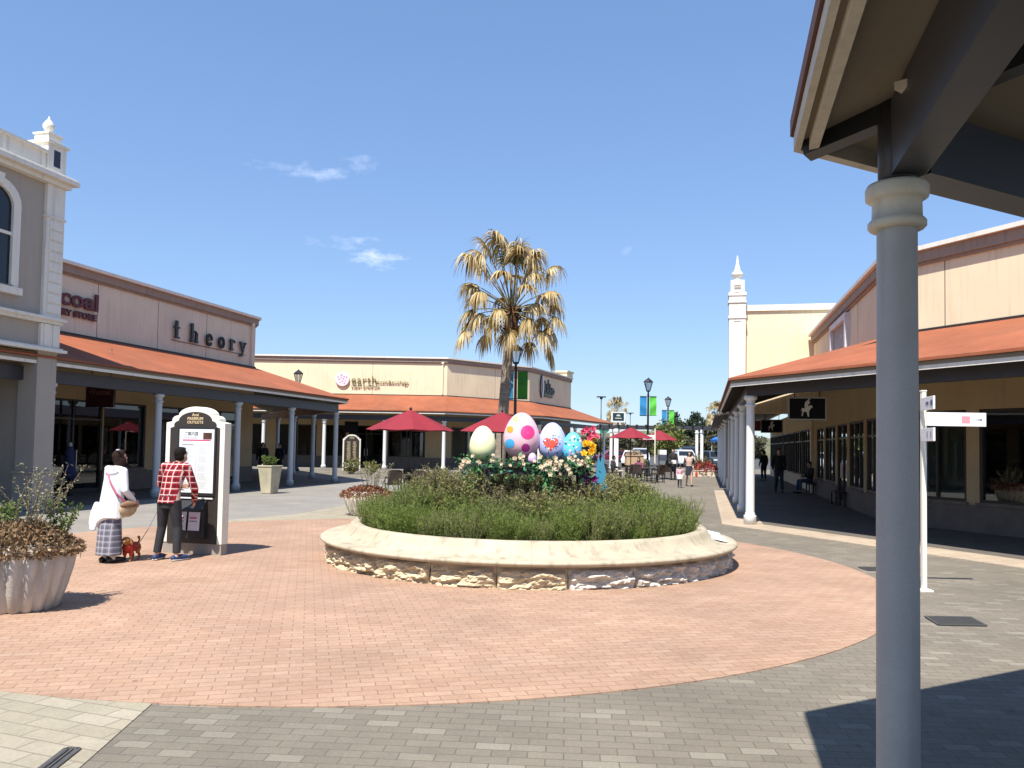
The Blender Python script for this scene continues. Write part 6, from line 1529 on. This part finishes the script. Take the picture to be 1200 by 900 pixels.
# little dog in a red vest
dg_ = thing('dog', 'small curly ginger dog in a red vest standing between the woman and the man', 'dog', (-5.30, 11.42, .009), R(176))
FUR = mat('ginger_fur', (.38, .17, .055), .9, var=.35, scale=25., fine=90, bump=.5); VEST = mat('red_vest', (.40, .03, .015), .8, var=.2, scale=14.)
mb = MB()
mb.tube([V(0, -.15, .19), V(0, -.05, .185), V(0, .06, .185), V(0, .10, .20)], [.058, .062, .07, .06], 12, dome=True)
mb.tube([V(0, .09, .21), V(0, .12, .27)], [.05, .045], 10, dome=True); mb.ball(V(0, .13, .295), (.055, .056, .052)); mb.tube([V(0, .15, .285), V(0, .205, .275)], [.032, .022], 10, dome=True)
for s_ in (-1, 1):
    mb.tube([V(s_ * .042, .11, .315), V(s_ * .068, .105, .285), V(s_ * .070, .11, .245)], [.014, .022, .016], 8, dome=True)
    mb.tube([V(s_ * .04, .075, .17), V(s_ * .042, .07, .09), V(s_ * .042, .075, .03), V(s_ * .042, .095, .014)], [.03, .02, .016, .017], 8, dome=True)
    mb.tube([V(s_ * .04, -.13, .17), V(s_ * .045, -.10, .11), V(s_ * .045, -.15, .07), V(s_ * .045, -.14, .03), V(s_ * .045, -.118, .014)], [.038, .028, .018, .016, .017], 8, dome=True)
mb.tube([V(0, -.18, .22), V(0, -.22, .27), V(0, -.20, .31)], [.014, .014, .02], 8, dome=True)
nz_ = mb; me = remeshed(nz_, .006, 1)
for v_ in me.vertices: v_.co += v_.normal * .006 * noise.noise(v_.co * 60)
obj('body', me, FUR, dg_)
mb = MB(); mb.tube([V(0, -.10, .19), V(0, -.02, .187), V(0, .06, .187), V(0, .10, .205)], [.068, .07, .078, .066], 14, dome=True)
for s_ in (-1, 1): mb.tube([V(s_ * .045, .075, .18), V(s_ * .046, .072, .10)], [.036, .03], 8, dome=True)
obj('vest', remeshed(mb, .007, 1), VEST, dg_)
mb = MB(); mb.ball(V(0, .226, .282), (.012, .010, .009), 8, 6)
obj('nose', mb, EYE, dg_)
for s_ in (-1, 1):
    mb = MB(); mb.ball(V(s_ * .024, .178, .305), .008, 8, 6); obj('eye', mb, EYE, dg_)
mb = MB(); mb.tube([(-5.29, 11.36, .24), (-5.2, 11.4, .22), (-5.10, 11.5, .45), (-5.02, 11.72, .80), (-4.9, 11.86, 1.02)], .005, 5); tag(obj('leash', mb, mat('grey_cord', (.2, .17, .16), .8, var=0)), 'thin leash running from the ginger dog up to the man in red check', 'leash')

# people farther off
def cl(n, c): return mat(n, c, .85, var=.12, scale=8.)
NAVY = cl('navy_cloth', (.02, .025, .05)); BLK = cl('black_cloth', (.014, .014, .016)); CHAR = cl('charcoal_cloth', (.04, .04, .045)); BEIGE = cl('beige_pink_cloth', (.58, .40, .33)); PINKT = cl('pink_cloth', (.62, .36, .42)); WHC = cl('white_cloth', (.7, .7, .7)); BLUEJ = cl('blue_denim', (.05, .08, .16)); KHAKI = cl('pale_khaki', (.42, .37, .30)); PURP = cl('plum_cloth', (.22, .06, .12)); BRSH = cl('brown_shoe', (.06, .035, .025))
walkL = dict(knL=(-.09, .12, .49), anL=(-.09, .20, .10), toL=(-.09, .36, .06), knR=(.09, .03, .48), anR=(.09, -.20, .12), toR=(.09, -.06, .03), elL=(-.24, -.06, 1.10), wrL=(-.22, .04, .88), elR=(.24, .04, 1.10), wrR=(.23, .18, .90))
def wf(t, add, J, S):
    mb = torso_cloth(J, fem=True, bottom=V(0, 0, .74), hemr=(.20, .14)); 
    for v_ in mb.bm.verts:
        if v_.co.y > .07 and abs(v_.co.x) < .10: v_.co.y -= .07
    add('jacket', mb, CHAR)
    mb = MB(); mb.box((-.33, .05, .55), (.09, .16, .22)); o = obj('handbag', mb, cl('red_bag', (.5, .04, .04)), t, bevel=.02)
    mb = MB(); mb.tube([V(-.33, -.01, .66), V(-.30, .03, .84), V(-.33, .11, .66)], .008, 6); obj('bag_handle', mb, MATS['red_bag'], t)
person('woman walking in a dark jacket, beige top and navy skirt with a red bag', (8.20, 37.4, 0), R(178), 1.62, pose(**walkL), .016, BEIGE, None, (HAIRB, 'long'), BRSH, fem=True, extra=wf, skirt=(NAVY, 1.0, .52, (.15, .115), (.19, .15)))
person('small child in a pink top and white skirt walking in front of the woman', (7.46, 35.9, 0), R(172), .98, pose(head=(0, .02, 1.53), **walkL), .018, PINKT, CHAR, (HAIRB, 'bob'), BLK, fem=True, skirt=(WHC, 1.0, .66, (.17, .13), (.25, .2)))
def mf_(t, add, J, S):
    mb = MB(); mb.box((-.16, .34, 1.0), (.26, .05, .20)); obj('white_papers', mb, WHC, t, bevel=.01)
person('man in a black jacket holding something white, behind the woman and child', (8.9, 44.6, 0), R(150), 1.74, pose(elL=(-.25, .06, 1.1), wrL=(-.12, .30, 1.02), elR=(.25, .06, 1.1), wrR=(.0, .31, .98)), .018, BLK, CHAR, (HAIRB, 'short'), BLK, extra=mf_)
person('person in dark clothes and dark cap walking in the right arcade, nearer one', (10.75, 32.6, .01), R(170), 1.80, pose(**walkL), .018, BLK, NAVY, (HAIRB, 'short'), BLK)
person('person in black seen beyond the nearer walker, deepest in the right arcade', (14.25, 45.8, 0), R(20), 1.72, pose(), .02, BLK, BLK, (HAIRB, 'short'), BLK)
person('person in dark coat at the end of the left porch, nearer the wall', (-11.45, 37.4, .012), R(200), 1.68, pose(), .02, BLK, CHAR, (HAIRB, 'bob'), BLK)
person('person in dark clothes behind the square planter under the left porch', (-11.5, 40.3, .012), R(160), 1.65, pose(), .02, NAVY, BLK, (HAIRB, 'short'), BLK)
sit = dict(pel=(0, 0, .52), wai=(0, -.04, .66), che=(0, -.06, .84), nec=(0, -.03, 1.02), head=(0, 0, 1.185), shL=(-.18, -.05, .99), shR=(.18, -.05, .99), elL=(-.23, 0, .74), elR=(.23, 0, .74), wrL=(-.12, .24, .68), wrR=(.12, .24, .68), hiL=(-.09, .02, .52), hiR=(.09, .02, .52), knL=(-.11, .42, .52), knR=(.11, .42, .52), anL=(-.11, .46, .10), anR=(.11, .46, .10), toL=(-.12, .62, .035), toR=(.12, .62, .035))
person('man in a grey jacket and pale trousers seated at the far cafe, leaning back', (5.25, 41.5, 0), R(-75), 1.72, pose(**sit), .02, CHAR, KHAKI, (HAIRB, 'short'), BRSH)
person('woman in a plum top seated under the far left umbrella', (6.45, 41.05, 0), R(150), 1.62, pose(**sit), .02, PURP, BLK, (HAIRBR, 'bob'), BLK, fem=True)
bn2 = dup(bn, (12.05, 32.6, .01), R(78), 'dark bench farther along the right arcade under the seated person')
bn2['group'] = bn['group'] = 'benches in the right arcade'
person('person in blue jeans and dark top seated in the right arcade beside the windows', (11.95, 32.55, .01), R(100), 1.68, pose(**sit), .02, BLK, BLUEJ, (HAIRB, 'short'), BLK)

# dress forms in the shop windows
def form(loc, rz, m, label):
    t = thing('dress_form', label, 'mannequin', loc, rz, 'dress forms in shop windows')
    mb = MB(); mb.lathe([(.17, 0), (.17, .02), (.02, .04), (.018, .75)], (0, 0, 0), 16); obj('stand', mb, BLACK, t)
    mb = MB(); mb.tube([V(0, 0, .50), V(0, 0, .78), V(0, 0, .98), V(0, .01, 1.10), V(0, .02, 1.26), V(0, 0, 1.40), V(0, 0, 1.46)], [(.26, .2), (.18, .14), (.155, .115), (.125, .09), (.165, .115), (.12, .07), (.05, .05)], 18, xax=(1, 0, 0)); obj('dress', mb, m, t)
    mb = MB(); mb.tube([V(0, 0, 1.46), V(0, 0, 1.54)], [.045, .04], 12, dome=True); obj('neck_cap', mb, WHC, t)
for k, (u, v, m, lab) in enumerate(((7.4, 1.0, WHC, 'white dress form behind the left shop window near the corner pillar'), (9.4, 1.1, KHAKI, 'beige dress form behind the window left of the directory sign'), (12.6, 1.0, CHAR, 'dark dress form in the window behind the directory sign'))):
    form((*FT(o_ + u, v), .015), R(70), m, lab)
for k, (u, m, lab) in enumerate(((23.9, WHC, 'white dress form in the far window seen between porch columns'), (25.2, BEIGE, 'beige dress form in the far window seen between porch columns'), (31.9, PALE, 'pale grey dress form in the far window left of the umbrella pole'), (33.0, PURP, 'plum dress form in the far window right of the umbrella pole'))):
    form((*FE(u + 1.1, 1.0), .015), 0, m, lab)
blu = form((*FT(o_ + 6.75, -.6), .013), R(75), cl('blue_print_dress', (.03, .04, .12)), 'blue patterned dress on a form outside the shop by the corner pillar')
